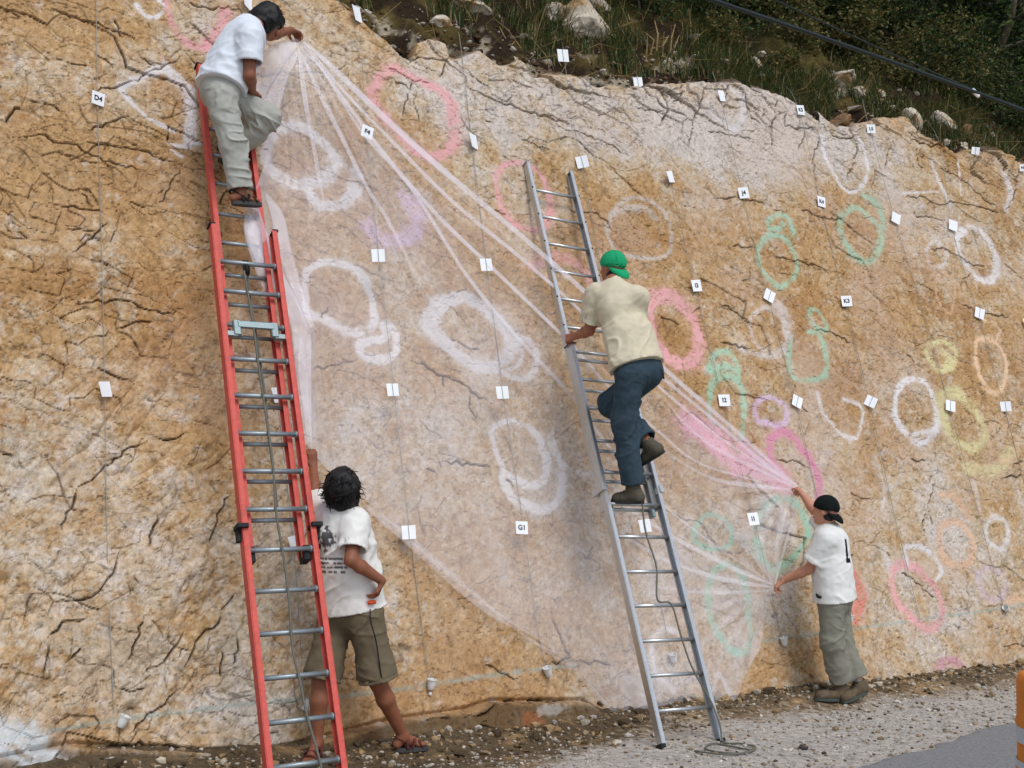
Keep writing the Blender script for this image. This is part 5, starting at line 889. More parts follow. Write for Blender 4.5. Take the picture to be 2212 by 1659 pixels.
CARDS = [(210,218,25,30,-4,'D4','card printed D4 left of the angular white outline'), (225,845,15,34,6,'','narrow turned card low on the far left string'), (563,545,15,38,4,'','card half hidden behind the upper red ladder rail'), (600,853,17,34,8,'','card behind the red ladder rungs at mid height'), (632,1176,17,32,8,'','card behind the lower red ladder rungs'),
 (793,285,25,28,-12,'F4','card printed F4 on the film below the gathered corner'), (817,552,29,29,4,'','blank white card on the film, third up in the F string'), (848,842,25,28,4,'','blank white card left of the large crack under the film'), (883,1150,30,30,3,'','blank white card above the lower left film edge'),
 (1018,310,7,34,2,'','edge-on card right of the large pink ring'), (1050,572,26,28,6,'','blank white card beside the film folds'), (1085,848,27,28,4,'','blank white card below the large white ring'), (1127,1140,26,28,-3,'G1','card printed G1'), (1215,121,25,28,8,'','tilted white card against the dark soil'), (1253,354,27,27,14,'','white card at the top of the aluminium ladder'),
 (1393,1136,25,28,6,'','white card behind the aluminium ladder below the boot'), (1390,167,21,24,10,'','white card at the lip of the slab beside straw stalks'), (1444,385,10,26,14,'','narrow turned card above the green cap'), (1500,620,20,26,8,'I3','card printed I3'), (1560,867,25,26,2,'I2','card printed I2 inside the green arch'), (1627,1121,22,27,4,'I1','card printed I1 on the film'),
 (1555,210,11,25,14,'','narrow turned card beside the white arc at the crest'), (1603,419,23,25,10,'J4','card printed J4'), (1658,641,22,26,-26,'','tilted blank card below the green ring with a loop'), (1716,870,20,26,-24,'','tilted blank card right of the small pale pink ring'), (1726,240,16,22,8,'K5','card printed K5 on a crest block'), (1772,437,16,24,-4,'K4','card printed K4'),
 (1824,653,23,24,4,'K3','card printed K3'), (1875,870,24,24,-26,'','tilted blank card left of the large white ring'), (1875,283,19,20,3,'L5','card printed L5 near the crest'), (1932,473,18,24,-18,'','tilted blank card right of the linked green rings'), (2047,879,20,24,-12,'','blank card inside the broad yellow ring'), (2097,332,20,17,-8,'','blank card on the crest near the right edge'),
 (2055,489,18,24,-12,'','blank card left of the upper right white ring'), (2111,679,20,24,-18,'','blank card above the tall peach oval'), (2167,880,22,22,3,'','blank card below the tall peach oval'), (2206,365,16,16,0,'N5','card cut by the right edge near the crest'), (2211,700,14,18,6,'','card cut by the right edge at mid height'), (768,35,9,36,10,'','narrow turned card at the top edge by the soil'), (533,10,10,36,-8,'','narrow turned card at the top edge behind the head')]
for cdef in CARDS: card(*cdef[:6], ('white ' if not cdef[6].startswith(('blank white', 'white', 'tilted white')) else '') + cdef[6] if not cdef[6].startswith(('narrow', 'blank', 'tilted', 'edge')) else cdef[6])
# ------------------------------------------------------------------ people: bodies and clothes grown as smooth solids
class Solid:
    def __init__(s, lo, hi, h):
        s.lo = np.asarray(lo, float); s.h = h; s.n = np.ceil((np.asarray(hi) - s.lo) / h).astype(int) + 1; s.d = np.full(s.n, 1.0, np.float32)
    def box(s, lo, hi):
        a = np.clip(np.floor((lo - s.lo) / s.h).astype(int), 0, s.n); b = np.clip(np.ceil((hi - s.lo) / s.h).astype(int) + 1, 0, s.n); sl = tuple(slice(i, j) for i, j in zip(a, b))
        g = [s.lo[k] + s.h * np.arange(a[k], b[k]) for k in range(3)]; return sl, g
    def put(s, sl, d, k, sub=False):
        e = s.d[sl]
        if e.size == 0: return
        if sub: s.d[sl] = np.maximum(e, -d); return
        if k > 0: q = np.maximum(k - np.abs(e - d), 0) / k; s.d[sl] = np.minimum(e, d) - q * q * k * .25
        else: s.d[sl] = np.minimum(e, d)
    def cone(s, a, b, ra, rb, k=.02, sub=False, sq=None):
        """tapered limb; sq=(axis, factor): wider along axis"""
        a = np.asarray(a, float); b = np.asarray(b, float); m = max(ra, rb) * (1 if sq is None else max(1, sq[1])) + k + 3 * s.h
        sl, g = s.box(np.minimum(a, b) - m, np.maximum(a, b) + m); ab = b - a; L2 = ab @ ab + 1e-12
        X = g[0][:, None, None] - a[0]; Y = g[1][None, :, None] - a[1]; Z = g[2][None, None, :] - a[2]
        t = np.clip((X * ab[0] + Y * ab[1] + Z * ab[2]) / L2, 0, 1); X = X - t * ab[0]; Y = Y - t * ab[1]; Z = Z - t * ab[2]; d2 = X * X + Y * Y + Z * Z
        if sq is not None:
            ax, f = sq; pr = X * ax[0] + Y * ax[1] + Z * ax[2]; d2 = d2 - pr * pr * (1 - 1 / f ** 2)
        s.put(sl, (np.sqrt(d2) - (ra + (rb - ra) * t)).astype(np.float32), k, sub); return s
    def ell(s, c, R, r, k=.02, sub=False):
        c = np.asarray(c, float); m = max(r) + k + 3 * s.h; sl, g = s.box(c - m, c + m)
        X = g[0][:, None, None] - c[0]; Y = g[1][None, :, None] - c[1]; Z = g[2][None, None, :] - c[2]; q = 0; q2 = 0
        for ax, ri in zip(R, r): p = (X * ax[0] + Y * ax[1] + Z * ax[2]); q = q + (p / ri) ** 2; q2 = q2 + (p / ri ** 2) ** 2
        q = np.sqrt(q); s.put(sl, (q * (q - 1) / (np.sqrt(q2) + 1e-6)).astype(np.float32), k, sub); return s
    def cut(s, p, n, soft=0):
        """keep the side away from n"""
        n = unit(n); g = [s.lo[k] + s.h * np.arange(s.n[k]) for k in range(3)]; d = (g[0][:, None, None] - p[0]) * n[0] + (g[1][None, :, None] - p[1]) * n[1] + (g[2][None, None, :] - p[2]) * n[2]
        s.d = np.maximum(s.d, d.astype(np.float32)); return s
    def noise(s, fn, band=.04):
        i = np.nonzero(np.abs(s.d) < band)
        if len(i[0]) == 0: return s
        p = np.stack(i, 1) * s.h + s.lo; s.d[i] += fn(p).astype(np.float32); return s
    def mesh(s):
        d = s.d; sg = d < 0; c = [sg[i:d.shape[0] - 1 + i, j:d.shape[1] - 1 + j, k:d.shape[2] - 1 + k] for i in (0, 1) for j in (0, 1) for k in (0, 1)]; tot = sum(x.astype(np.int8) for x in c)
        cell = np.argwhere((tot > 0) & (tot < 8)); idx = np.full(tot.shape, -1, np.int64); idx[tuple(cell.T)] = np.arange(len(cell)); acc = np.zeros((len(cell), 3)); cnt = np.zeros(len(cell))
        cor = [(i, j, k) for i in (0, 1) for j in (0, 1) for k in (0, 1)]; val = [d[cell[:, 0] + i, cell[:, 1] + j, cell[:, 2] + k] for i, j, k in cor]
        for a in range(8):
            for b in range(a + 1, 8):
                if sum(abs(cor[a][q] - cor[b][q]) for q in range(3)) != 1: continue
                m = (val[a] < 0) != (val[b] < 0); t = np.where(m, val[a] / np.where(m, val[a] - val[b], 1), 0); p = np.array(cor[a])[None] + t[:, None] * (np.array(cor[b]) - np.array(cor[a]))[None]; acc[m] += p[m]; cnt[m] += 1
        V = (cell + acc / cnt[:, None]) * s.h + s.lo; Q = []
        for ax in range(3):
            b1, b2 = [(1, 2), (2, 0), (0, 1)][ax]; sl0 = [slice(None)] * 3; sl1 = [slice(None)] * 3; sl0[ax] = slice(0, -1); sl1[ax] = slice(1, None); A = sg[tuple(sl0)]; B = sg[tuple(sl1)]; e = np.argwhere(A != B)
            e = e[(e[:, b1] > 0) & (e[:, b2] > 0) & (e[:, b1] < d.shape[b1] - 1) & (e[:, b2] < d.shape[b2] - 1)]
            if len(e) == 0: continue
            def at_(o1, o2): f = e.copy(); f[:, b1] += o1; f[:, b2] += o2; return idx[f[:, 0], f[:, 1], f[:, 2]]
            q = np.stack([at_(-1, -1), at_(0, -1), at_(0, 0), at_(-1, 0)], 1); fl = ~A[e[:, 0], e[:, 1], e[:, 2]]; q[fl] = q[fl][:, ::-1]; Q.append(q)
        Q = np.vstack(Q); return V, Q[(Q >= 0).all(1)]
def wrinkle(amp, f=9.0, dirv=(0, 0, 1), stretch=.35, seed=0):
    """creases running across dirv: sharp ridges, patchy"""
    dv = unit(dirv)
    def fn(p):
        k = p * f * stretch + np.outer(p @ dv, dv) * f * (1 - stretch); k = k + np.stack([n3(p * 5 + seed, 3), n3(p * 5 + 9 + seed, 4), n3(p * 5 + 19, 5)], 1) * 1.2
        r = np.clip(1 - 5 * np.abs(n3(k, seed)), 0, 1) ** 1.5; m = np.clip(.5 + 2.2 * n3(p * 4.5 + 3, seed + 8), 0, 1.3)
        return -amp * r * m + amp * .35 * n3(p * f * 2.0, seed + 2)
    return fn
def frame(fwd, up): fwd = unit(fwd); up = unit(up - fwd * (np.asarray(up) @ fwd)); return [np.cross(fwd, up), fwd, up]       # right, forward, up
m_skin = mat('tanned skin', lin(160, 104, 78), .55, .14, 20, .12, 90, spec=.35); m_skin2 = mat('brown skin', lin(138, 86, 62), .55, .14, 20, .12, 90, spec=.35); m_skin3 = mat('fair tanned skin', lin(196, 138, 112), .55, .12, 20, .12, 90, spec=.35)
m_hair = mat('black hair', lin(22, 20, 20), .5, .4, 60, .4, 160, stretch=(1, 1, .25)); m_eye = mat('eye', lin(225, 222, 215), .3, .02, 20, 0); m_lip = mat('lips', lin(150, 84, 74), .5, .1, 40, 0)
def cloth(name, col, var=.10): return mat(name, col, .92, var, 16, .25, 420, spec=.1, dist=.002)
def hand(sd, wr, tip, palm_n, curl, side, size=1.0):
    """palm, four unequal fingers with two bends, thumb from the side of the palm"""
    d = unit(tip - wr); pn = unit(palm_n - d * (np.asarray(palm_n) @ d)); ac = np.cross(d, pn) * side; L = .085 * size; kn = wr + d * L
    for o in (-.026, -.009, .009, .026): sd.cone(wr + ac * o * .6 * size + d * .01, kn + ac * o * size, .0135 * size, .0115 * size, .012)
    for o, fl in ((-.029, .068), (-.010, .080), (.010, .084), (.029, .074)):
        p0 = kn + ac * o * size; a1, a2, a3 = curl; d1 = d * math.cos(a1) + pn * math.sin(a1); d2 = d * math.cos(a1 + a2) + pn * math.sin(a1 + a2); d3 = d * math.cos(a1 + a2 + a3) + pn * math.sin(a1 + a2 + a3); p1 = p0 + d1 * fl * .45 * size; p2 = p1 + d2 * fl * .32 * size; p3 = p2 + d3 * fl * .26 * size
        sd.cone(p0, p1, .0098 * size, .009 * size, .004); sd.cone(p1, p2, .009 * size, .0083 * size, .003); sd.cone(p2, p3, .0083 * size, .007 * size, .003)
    q0 = wr + d * .022 * size + ac * .026 * size; q1 = q0 + unit(d * .7 + ac * .6 + pn * .3) * .04 * size; q2 = q1 + unit(d * .75 + ac * .1 + pn * .65) * .034 * size; q3 = q2 + unit(d * .7 - ac * .25 + pn * .65) * .026 * size
    sd.cone(q0, q1, .0145 * size, .0115 * size, .008); sd.cone(q1, q2, .011 * size, .0095 * size, .004); sd.cone(q2, q3, .0095 * size, .008 * size, .003)
def head(sd, c, R, s=1.0):
    r, f, u = R
    sd.ell(c + u * .02 * s - f * .008 * s, R, (.074 * s, .095 * s, .098 * s), .02); sd.ell(c - u * .045 * s + f * .028 * s, R, (.056 * s, .062 * s, .072 * s), .03); sd.ell(c - u * .095 * s + f * .062 * s, R, (.026 * s, .02 * s, .02 * s), .025)
    sd.cone(c + f * .085 * s + u * .012 * s, c + f * .112 * s - u * .028 * s, .009 * s, .0135 * s, .012); sd.ell(c + f * .076 * s + u * .03 * s, R, (.05 * s, .018 * s, .012 * s), .014)
    for q in (-1, 1):
        sd.ell(c + r * q * .031 * s + f * .088 * s + u * .008 * s, R, (.014 * s, .012 * s, .010 * s), .0, True); sd.ell(c + r * q * .03 * s + f * .079 * s + u * .008 * s, R, (.013 * s, .012 * s, .0115 * s), .003)
        sd.ell(c + r * q * .074 * s - f * .012 * s - u * .004 * s, [unit(r * q - f * .5), unit(f + r * q * .5), u], (.008 * s, .019 * s, .032 * s), .006)
    sd.ell(c + f * .092 * s - u * .056 * s, R, (.024 * s, .010 * s, .006 * s), .004); sd.ell(c + f * .089 * s - u * .067 * s, R, (.02 * s, .010 * s, .007 * s), .004)
def bounds(J, m=.26): P_ = np.array([v for v in J.values()]); return P_.min(0) - m, P_.max(0) + m
def torso(sd, J, R, g=0.0, k=.05, hip=True):
    """chest, waist and hips round the spine; g = slack of the cloth"""
    r, f, u = R; nk, pv = J['neck'], J['pelvis']; sp = nk - pv; chest = pv + sp * .68 + f * .0; belly = pv + sp * .32
    sh = (J['shR'] + J['shL']) / 2
    sd.cone(J['shR'] * .86 + J['shL'] * .14, J['shL'] * .86 + J['shR'] * .14, .068 + g * .8, .068 + g * .8, k)
    sd.ell(chest, [r, unit(np.cross(unit(sp), r)), unit(sp)], (.168 + g, .122 + g, .20 + g * .5), k); sd.ell(belly, [r, unit(np.cross(unit(sp), r)), unit(sp)], (.150 + g, .110 + g, .17), k)
    if hip: sd.ell(pv - unit(sp) * .01, [r, unit(np.cross(unit(sp), r)), unit(sp)], (.165 + g, .118 + g, .13), k)
    sd.cone(sh + (nk - sh) * .6, nk + u * .01, .085 + g * .3, .062 + g * .2, .05)
def person(J, Rb, Rh, label, skin, shirt, legs, hands, shirt_p, leg_p, seed, hs=1.0, bare=True, prints=None):
    """J joints; Rb body frame, Rh head frame"""
    foot_c = (J['heelL'] + J['heelR'] + J['toeL'] + J['toeR']) / 4; root = empty('person', foot_c); tag(root, label, 'person'); lo, hi = bounds(J)
    sd = Solid(lo, hi, .0068); torso(sd, J, Rb, -.012); sd.cone(J['neck'], J['head'] - Rh[2] * .06 - Rh[1] * .02, .062, .054, .03); head(sd, J['head'], Rh, hs)
    for q in 'LR':
        sd.cone(J['sh' + q], J['el' + q], .052, .041, .03); m_ = J['el' + q] * .7 + J['wr' + q] * .3; sd.cone(J['el' + q], m_, .040, .042, .015); sd.cone(m_, J['wr' + q], .041, .0265, .015); hand(sd, J['wr' + q], J['ha' + q], *hands[q])
        sd.cone(J['hip' + q], J['kn' + q], .085, .056, .03); m_ = J['kn' + q] * .68 + J['an' + q] * .32; back = -Rb[1] * .012; sd.cone(J['kn' + q], m_ + back, .053, .056, .02); sd.cone(m_ + back, J['an' + q], .055, .034, .02)
        if bare:
            h_, t_ = J['heel' + q] + UP * .03, J['toe' + q] + UP * .018; d = unit(t_ - h_); sd.cone(J['an' + q], h_, .034, .030, .02); sd.cone(J['an' + q] - UP * .02, h_ * .35 + t_ * .65 + UP * .01, .034, .028, .025); b = h_ * .3 + t_ * .7; ac = unit(np.cross(d, UP))
            for o in (-.026, -.009, .008, .024): sd.cone(b + ac * o, t_ + ac * o * 1.15 - d * abs(o) * .6, .018, .0115, .008)
    V, Q = sd.mesh(); body = mesh('body', V, Q, skin, root, True)
    em = MB(); bb = []
    for q in (-1, 1):
        e = MB(); c0 = J['head'] + (Rh[0] * q * .030 + Rh[1] * .0835 + Rh[2] * .008) * hs; e.lathe(c0 - Rh[1] * .008 * hs, Rh[1], [(0, .010 * hs), (.006 * hs, .0095 * hs), (.009 * hs, .006 * hs), (.010 * hs, .001)], 10); e.build('eye', m_eye, body, True)
    # shirt
    g, hem, sleeve, slv_r, amp, neck_drop = shirt_p; ss = Solid(lo, hi, .0072); torso(ss, J, Rb, g, .06); sp = unit(J['neck'] - J['pelvis'])
    hp = J['pelvis'] + sp * hem; ss.cone(J['pelvis'] + sp * (hem + .25), J['pelvis'] + sp * (hem - .05), .125 + g, .128 + g * 1.35, .05, sq=(Rb[0], 1.36))
    for q in 'LR':                                              # sleeves, cut square and hollow, then joined to the yoke
        ax = unit(J['el' + q] - J['sh' + q]); e = J['sh' + q] + (J['el' + q] - J['sh' + q]) * sleeve; sv = Solid(lo, hi, .0072); sv.cone(J['sh' + q], e + ax * .06, .072 + g * .6, slv_r, 0)
        sv.noise(wrinkle(amp, 12, ax, .4, seed + 7)); sv.cut(e, ax); sv.cone(e - ax * .035, e + ax * .06, slv_r - .013, slv_r - .009, 0, True); q_ = np.maximum(.035 - np.abs(ss.d - sv.d), 0) / .035; ss.d = np.minimum(ss.d, sv.d) - q_ * q_ * .035 * .25
    ss.noise(wrinkle(amp * 1.3, 11, unit(Rb[2] + Rb[0] * .6), .3, seed)); ss.noise(wrinkle(amp, 17, unit(Rb[2] - Rb[0] * .7), .3, seed + 3)); ss.cut(hp, -sp + .06 * Rb[0])
    ss.cone(J['neck'] + sp * (.045 - neck_drop), J['neck'] + sp * .16, .068, .075, 0, True)
    ss.cone(hp - sp * .05, hp + sp * .03, .118, .112, 0, True, sq=(Rb[0], 1.33))
    V, Q = ss.mesh()
    if prints is not None: so = mesh('shirt', V, Q, shirt[1], root, True, col=prints(V))
    else: so = mesh('shirt', V, Q, shirt, root, True)
    # trousers or shorts
    kind, end, wtop, wkn, wend, amp = leg_p; ls = Solid(lo, hi, .0072); pv = J['pelvis']; ls.ell(pv, [Rb[0], unit(np.cross(sp, Rb[0])), sp], (.170, .125, .13), .05); ls.cone(pv + sp * .13, pv - sp * .02, .112, .122, .04, sq=(Rb[0], 1.36))
    ls.noise(wrinkle(amp, 12, unit(sp + .5 * Rb[0]), .3, seed + 5)); ls.cut(pv + sp * .12, sp)
    for q in 'LR':                                              # legs, cut square at the hem and hollow there
        hpj, kn, an = J['hip' + q], J['kn' + q], J['an' + q]; lg = Solid(lo, hi, .0072); lg.cone(hpj, kn, wtop, wkn, 0)
        if end > 1: e = kn + (an - kn) * (end - 1); ax = unit(an - kn); lg.cone(kn, e + ax * .05, wkn, wend, .04)
        else: e = hpj + (kn - hpj) * end; ax = unit(kn - hpj); lg.cone(kn - ax * .1, kn + ax * .06, wkn, wend, .03)
        lg.noise(wrinkle(amp * 1.2, 12, unit(ax + .4 * Rb[0]), .3, seed + 6)); lg.noise(wrinkle(amp, 20, unit(ax - .6 * Rb[0]), .35, seed + 9)); lg.cut(e, ax); lg.cone(e - ax * .03, e + ax * .06, wend - .014, wend - .010, 0, True)
        if kind == 'shorts': lg.noise(lambda p: np.where(np.abs((p - e) @ ax + .022) < .006, .004, 0))
        q_ = np.maximum(.05 - np.abs(ls.d - lg.d), 0) / .05; ls.d = np.minimum(ls.d, lg.d) - q_ * q_ * .05 * .25
    V, Q = ls.mesh(); lo_ = mesh(kind, V, Q, legs, root, True)
    return root, body, so, lo_
def shoe(root, an, heel, toe, m_up, m_sole, high=.08, wid=.046, laces=True):
    d = unit(toe - heel); L = np.linalg.norm(toe - heel); leg = unit(an - heel - d * .05); upv = unit(leg - d * (leg @ d)); ac = np.cross(d, upv); lo, hi = np.minimum(np.minimum(heel, toe), an) - .13, np.maximum(np.maximum(heel, toe), an) + .13
    s = Solid(lo, hi, .0065); b = heel + upv * .045 + d * .045
    s.cone(b, heel + d * (L - .055) + upv * .036, .043, .036, .02, sq=(ac, 1.12)); s.cone(b, b * .35 + (an + d * .005) * .65, .044, .045, .025); s.cone(heel + d * (L - .09) + upv * .037, heel + d * (L - .04) + upv * .03, .042, .034, .02, sq=(ac, 1.15)); s.cone(b + d * .05 + upv * .02, an + leg * (high - .08), .042, .046, .03)
    s.noise(wrinkle(.004, 20, d, .5, 3)); s.cut(heel + upv * .016, -upv); s.cut(an + leg * high * .35, leg); s.cone(an, an + leg * .2, .036, .04, 0, True); V, Q = s.mesh(); o = mesh('shoe', V, Q, m_up, root, True)
    mb = MB(); ol = []
    for k in range(28):
        t = 2 * math.pi * k / 28; x = math.cos(t); y = math.sin(t); w = wid * (1.0 + .12 * x) * (1 if x > -.6 else .95); ol.append(heel + d * (L / 2 + L / 2 * (abs(x) ** .8) * np.sign(x)) + ac * w * (abs(y) ** .75) * np.sign(y))
    ol = np.array(ol); mb.add(np.vstack([ol - upv * .002, ol + upv * .022]), [tuple(range(27, -1, -1)), tuple(range(28, 56))] + [(i, (i + 1) % 28, (i + 1) % 28 + 28, i + 28) for i in range(28)]); mb.build('sole', m_sole, o)
    if laces:
        for k in range(4):
            q = b + d * (.062 + .022 * k) + upv * (.062 - .010 * k); mb = MB(); mb.tube([q - ac * .028 - upv * .004, q + upv * .004, q + ac * .028 - upv * .004], .003, 5); mb.build('lace', m_blk, o)
    return o
def sandal(root, an, heel, toe, m_sole, m_strap):
    d = unit(toe - heel); L = np.linalg.norm(toe - heel); ac = unit(np.cross(d, UP)); upv = np.cross(ac, d); mb = MB(); ol = []
    for k in range(28):
        t = 2 * math.pi * k / 28; x = math.cos(t); y = math.sin(t); w = .045 * (1 + .15 * x); ol.append(heel - d * .01 + d * ((L + .03) / 2 + (L + .03) / 2 * (abs(x) ** .8) * np.sign(x)) + ac * w * (abs(y) ** .75) * np.sign(y))
    ol = np.array(ol); mb.add(np.vstack([ol - upv * .018, ol + upv * .006]), [tuple(range(27, -1, -1)), tuple(range(28, 56))] + [(i, (i + 1) % 28, (i + 1) % 28 + 28, i + 28) for i in range(28)]); o = mb.build('sandal', m_sole, root)
    for t, hgt, sl_ in ((.30, .075, .0), (.55, .062, .02), (.74, .048, -.02)):
        mb = MB(); c0 = heel + d * L * t; mb.tube(smooth_path([c0 - ac * .045 + d * sl_, c0 - ac * .036 + upv * hgt * .75, c0 + upv * hgt, c0 + ac * .036 + upv * hgt * .75, c0 + ac * .045 - d * sl_], 4), .011, 6, flat=.35, up=upv); mb.build('strap', m_strap, o, True)
    mb = MB(); c0 = heel + d * .02; mb.tube(smooth_path([c0 + d * .06 - ac * .042 + upv * .02, c0 - ac * .03 + upv * .07 - d * .02, c0 - d * .035 + upv * .075, c0 + ac * .03 + upv * .07 - d * .02, c0 + d * .06 + ac * .042 + upv * .02], 4), .010, 6, flat=.35, up=upv); mb.build('strap', m_strap, o, True); return o
def cap(root, c, R, m, brim_dir, s=1.0):
    """baseball cap worn back to front: dome, panel seams, bill over the nape"""
    r, f, u = R; lo, hi = c - .28, c + .28; sd = Solid(lo, hi, .0062); sd.ell(c + u * .03 * s - f * .008 * s, R, (.088 * s, .108 * s, .100 * s), 0); sd.noise(wrinkle(.003, 10, u, .6, 4)); sd.cut(c + u * .012 * s + f * .05 * s, unit(-u + .22 * f)); sd.ell(c + u * .012 * s - f * .008 * s, R, (.081 * s, .101 * s, .098 * s), 0, True); V, Q = sd.mesh(); o = mesh('cap', V, Q, m, root, True)
    n = 14; top = []; bd = unit(brim_dir)
    for j in range(6):
        for i in range(n + 1):
            th = (i / n - .5) * 2 * 1.25; fo = -.008 - .106 * math.cos(th); u0 = .012 + .22 * (fo - .05) + .004; w = max(0.0, math.cos(th * 1.2)) ** .6
            top.append(c + (r * math.sin(th) * .0865 + f * fo + u * u0) * s + bd * (.078 * w * j / 5) * s + (-f) * .012 * (j / 5) * (1 - j / 5) * 4 * s)
    top = np.array(top); k = len(top); Fc = [(j * (n + 1) + i, j * (n + 1) + i + 1, (j + 1) * (n + 1) + i + 1, (j + 1) * (n + 1) + i) for j in range(5) for i in range(n)]; V = np.vstack([top, top - u * .004 + f * .004]); Fc = Fc + [tuple(x + k for x in reversed(q)) for q in Fc]
    rim = list(range(n + 1)) + [j * (n + 1) + n for j in range(1, 6)] + [5 * (n + 1) + i for i in range(n - 1, -1, -1)] + [j * (n + 1) for j in range(4, 0, -1)]; Fc += [(rim[(i + 1) % len(rim)], rim[i], rim[i] + k, rim[(i + 1) % len(rim)] + k) for i in range(len(rim))]; mesh('bill', V, Fc, m, o, True)
    mb = MB(); mb.lathe(c + u * .128 * s - f * .008 * s, u, [(-.004, .010), (.002, .009), (.005, .004)], 10); mb.build('button', m, o, True)
    for k in range(3):
        th = math.pi * k / 3; dv = r * math.cos(th) + f * math.sin(th); mb = MB(); pp = [c + u * .03 * s - f * .008 * s + dv * math.cos(q) * (.0885 + .02 * abs(math.sin(th))) * s + u * math.sin(q) * .101 * s for q in np.linspace(.08, math.pi - .08, 15)]; mb.tube(pp, .0018, 4, cap=False); mb.build('seam', m, o)
    return o
def hair(root, c, R, s, shape, length, seed, curl=.02, n=420, cover=-.2):
    r, f, u = R; sd = Solid(c - .3, c + .3, .007)
    for off, rad in shape: sd.ell(c + r * off[0] + f * off[1] + u * off[2], R, rad, .03)
    sd.noise(wrinkle(.014, 22, r, .5, seed)); sd.noise(wrinkle(.012, 14, u, .4, seed + 2)); sd.noise(lambda p: .022 * n3(p * 17, seed + 4)); sd.ell(c + f * .075 * s - u * .03 * s, R, (.062 * s, .06 * s, .085 * s), 0, True); V, Q = sd.mesh(); o = mesh('hair', V, Q, m_hair, root, True); rng = np.random.default_rng(seed); mb = MB()
    for i in range(n):
        a = rng.uniform(0, 2 * math.pi); e = rng.uniform(cover, 1.3); dv = r * math.cos(a) * math.cos(e) + f * math.sin(a) * math.cos(e) + u * math.sin(e)
        if dv @ f > .55 and e < .7: continue
        off, rad = shape[rng.integers(len(shape))]; p0 = c + r * off[0] + f * off[1] + u * off[2] + (r * (dv @ r) * rad[0] + f * (dv @ f) * rad[1] + u * (dv @ u) * rad[2]) * .97; tdir = unit(-UP * .8 + dv * .1 + rng.normal(size=3) * .3); pts = [p0]; L = length * rng.uniform(.4, 1.1)
        for k in range(4): tdir = unit(tdir + rng.normal(size=3) * curl * 14 - UP * .2 - dv * .10); pts.append(pts[-1] + tdir * L / 4)
        mb.tube(smooth_path(pts, 2), np.linspace(.0055, .001, 9), 4, cap=False)
    return mb.build('locks', m_hair, o, True)
# ------------------------------------------------------------------ the four people
m_beige = cloth('beige cotton', lin(208, 198, 172)); m_offw = cloth('white cotton', lin(222, 228, 236), .05); m_jean = cloth('slate trousers', lin(58, 74, 84), .18); m_khaki = cloth('pale grey khaki', lin(170, 170, 162), .10); m_short = cloth('olive brown cotton', lin(110, 99, 80), .12); m_olive = cloth('grey olive cotton', lin(132, 131, 118), .12)
m_gcap = cloth('green cap cloth', lin(36, 160, 108), .08); m_bcap = cloth('black cap cloth', lin(26, 30, 30), .15); m_boot = mat('dark suede', lin(84, 78, 66), .85, .2, 30, .3); m_bsole = mat('dark sole', lin(52, 54, 50), .8, .15, 40, .2); m_tanshoe = mat('brown hiking leather', lin(98, 84, 66), .8, .4, 22, .3); m_gsole = mat('grey green sole', lin(72, 82, 78), .8, .15, 40, .2); m_ssole = mat('grey sandal sole', lin(70, 70, 70), .8, .15, 40, .2); m_strap = mat('maroon strap', lin(92, 44, 40), .7, .2, 60, .1); m_sock = cloth('pale sock', lin(176, 166, 160))
vm_tee = vmat('printed cotton', .92, .05, 16, .25, 420, .1, .002)
def Z2(x, y, Y): return at(553 + .4404 * x, 928 + .4404 * y, Y)
def Z4_(x, y, Y): return at(1600 + .3334 * x, 1007 + .3334 * y, Y)
def Z3_(x, y, Y): return at(1106 + .393 * x, 493.75 + .393 * y, Y)
def Z1_(x, y, Y): return at(355.5 + .3096 * x, .3096 * y, Y)
# --- man at the foot of the red ladder, seen from behind, one arm raised to the film
gR, gL = on_ground(884, 1612), on_ground(668, 1648); gR[2] = ground_z(gR); gL[2] = ground_z(gL)
Jb = dict(head=Z2(432, 290, 6.88), neck=Z2(418, 400, 6.93), shR=Z2(492, 452, 6.86), shL=Z2(332, 425, 7.02), elR=Z2(466, 640, 6.74), wrR=Z2(618, 742, 6.85), haR=Z2(596, 806, 6.90), elL=Z2(286, 318, 7.20), wrL=Z2(281, 180, 7.34), haL=HAND2 + NX * .01, pelvis=Z2(470, 880, 7.02), hipR=Z2(540, 925, 6.98), hipL=Z2(392, 925, 7.08), knR=Z2(598, 1235, 7.02), knL=Z2(318, 1235, 7.0))
Jb['heelR'] = foot_at(858, 1618, .02); Jb['toeR'] = foot_at(918, 1612, .02); Jb['heelL'] = foot_at(688, 1626, .02); Jb['toeL'] = foot_at(662, 1656, .02)
Jb['anR'] = Jb['heelR'] + UP * .085 + unit(Jb['toeR'] - Jb['heelR']) * .035; Jb['anL'] = Jb['heelL'] + UP * .085 + unit(Jb['toeL'] - Jb['heelL']) * .035
fB = unit([.12, .97, .05]); RB = frame(fB, Jb['neck'] - Jb['pelvis']); RHb = frame([.45, .8, .35], [-.1, -.25, 1])
def tee_print(V):
    c_ = lin(228, 226, 220) * np.ones((len(V), 1)); ctr = Z2(338, 540, 6.8); q = V - ctr; x = q[:, 0]; z = q[:, 2]; near_ = V[:, 1] < 7.05
    pat = n3(V * 55, 61) + .5 * n3(V * 120, 62); e = (x / .065) ** 2 + (z / .085) ** 2; k = (e < 1) & near_ & (pat > -.05 + .3 * (e - .5)); c_[k] = lin(92, 92, 92)
    t0 = Z2(365, 635, 6.8); xx = V[:, 0] - t0[0]; zz = V[:, 2] - t0[2]
    for r_ in range(4):
        k = near_ & (np.abs(zz + r_ * .027) < .0065) & (np.abs(xx) < .10 - .015 * (r_ % 2)) & (n2(xx * 90, np.full(len(V), r_ * 7.0), 63) > .28); c_[k] = lin(105, 103, 100)
    return c_
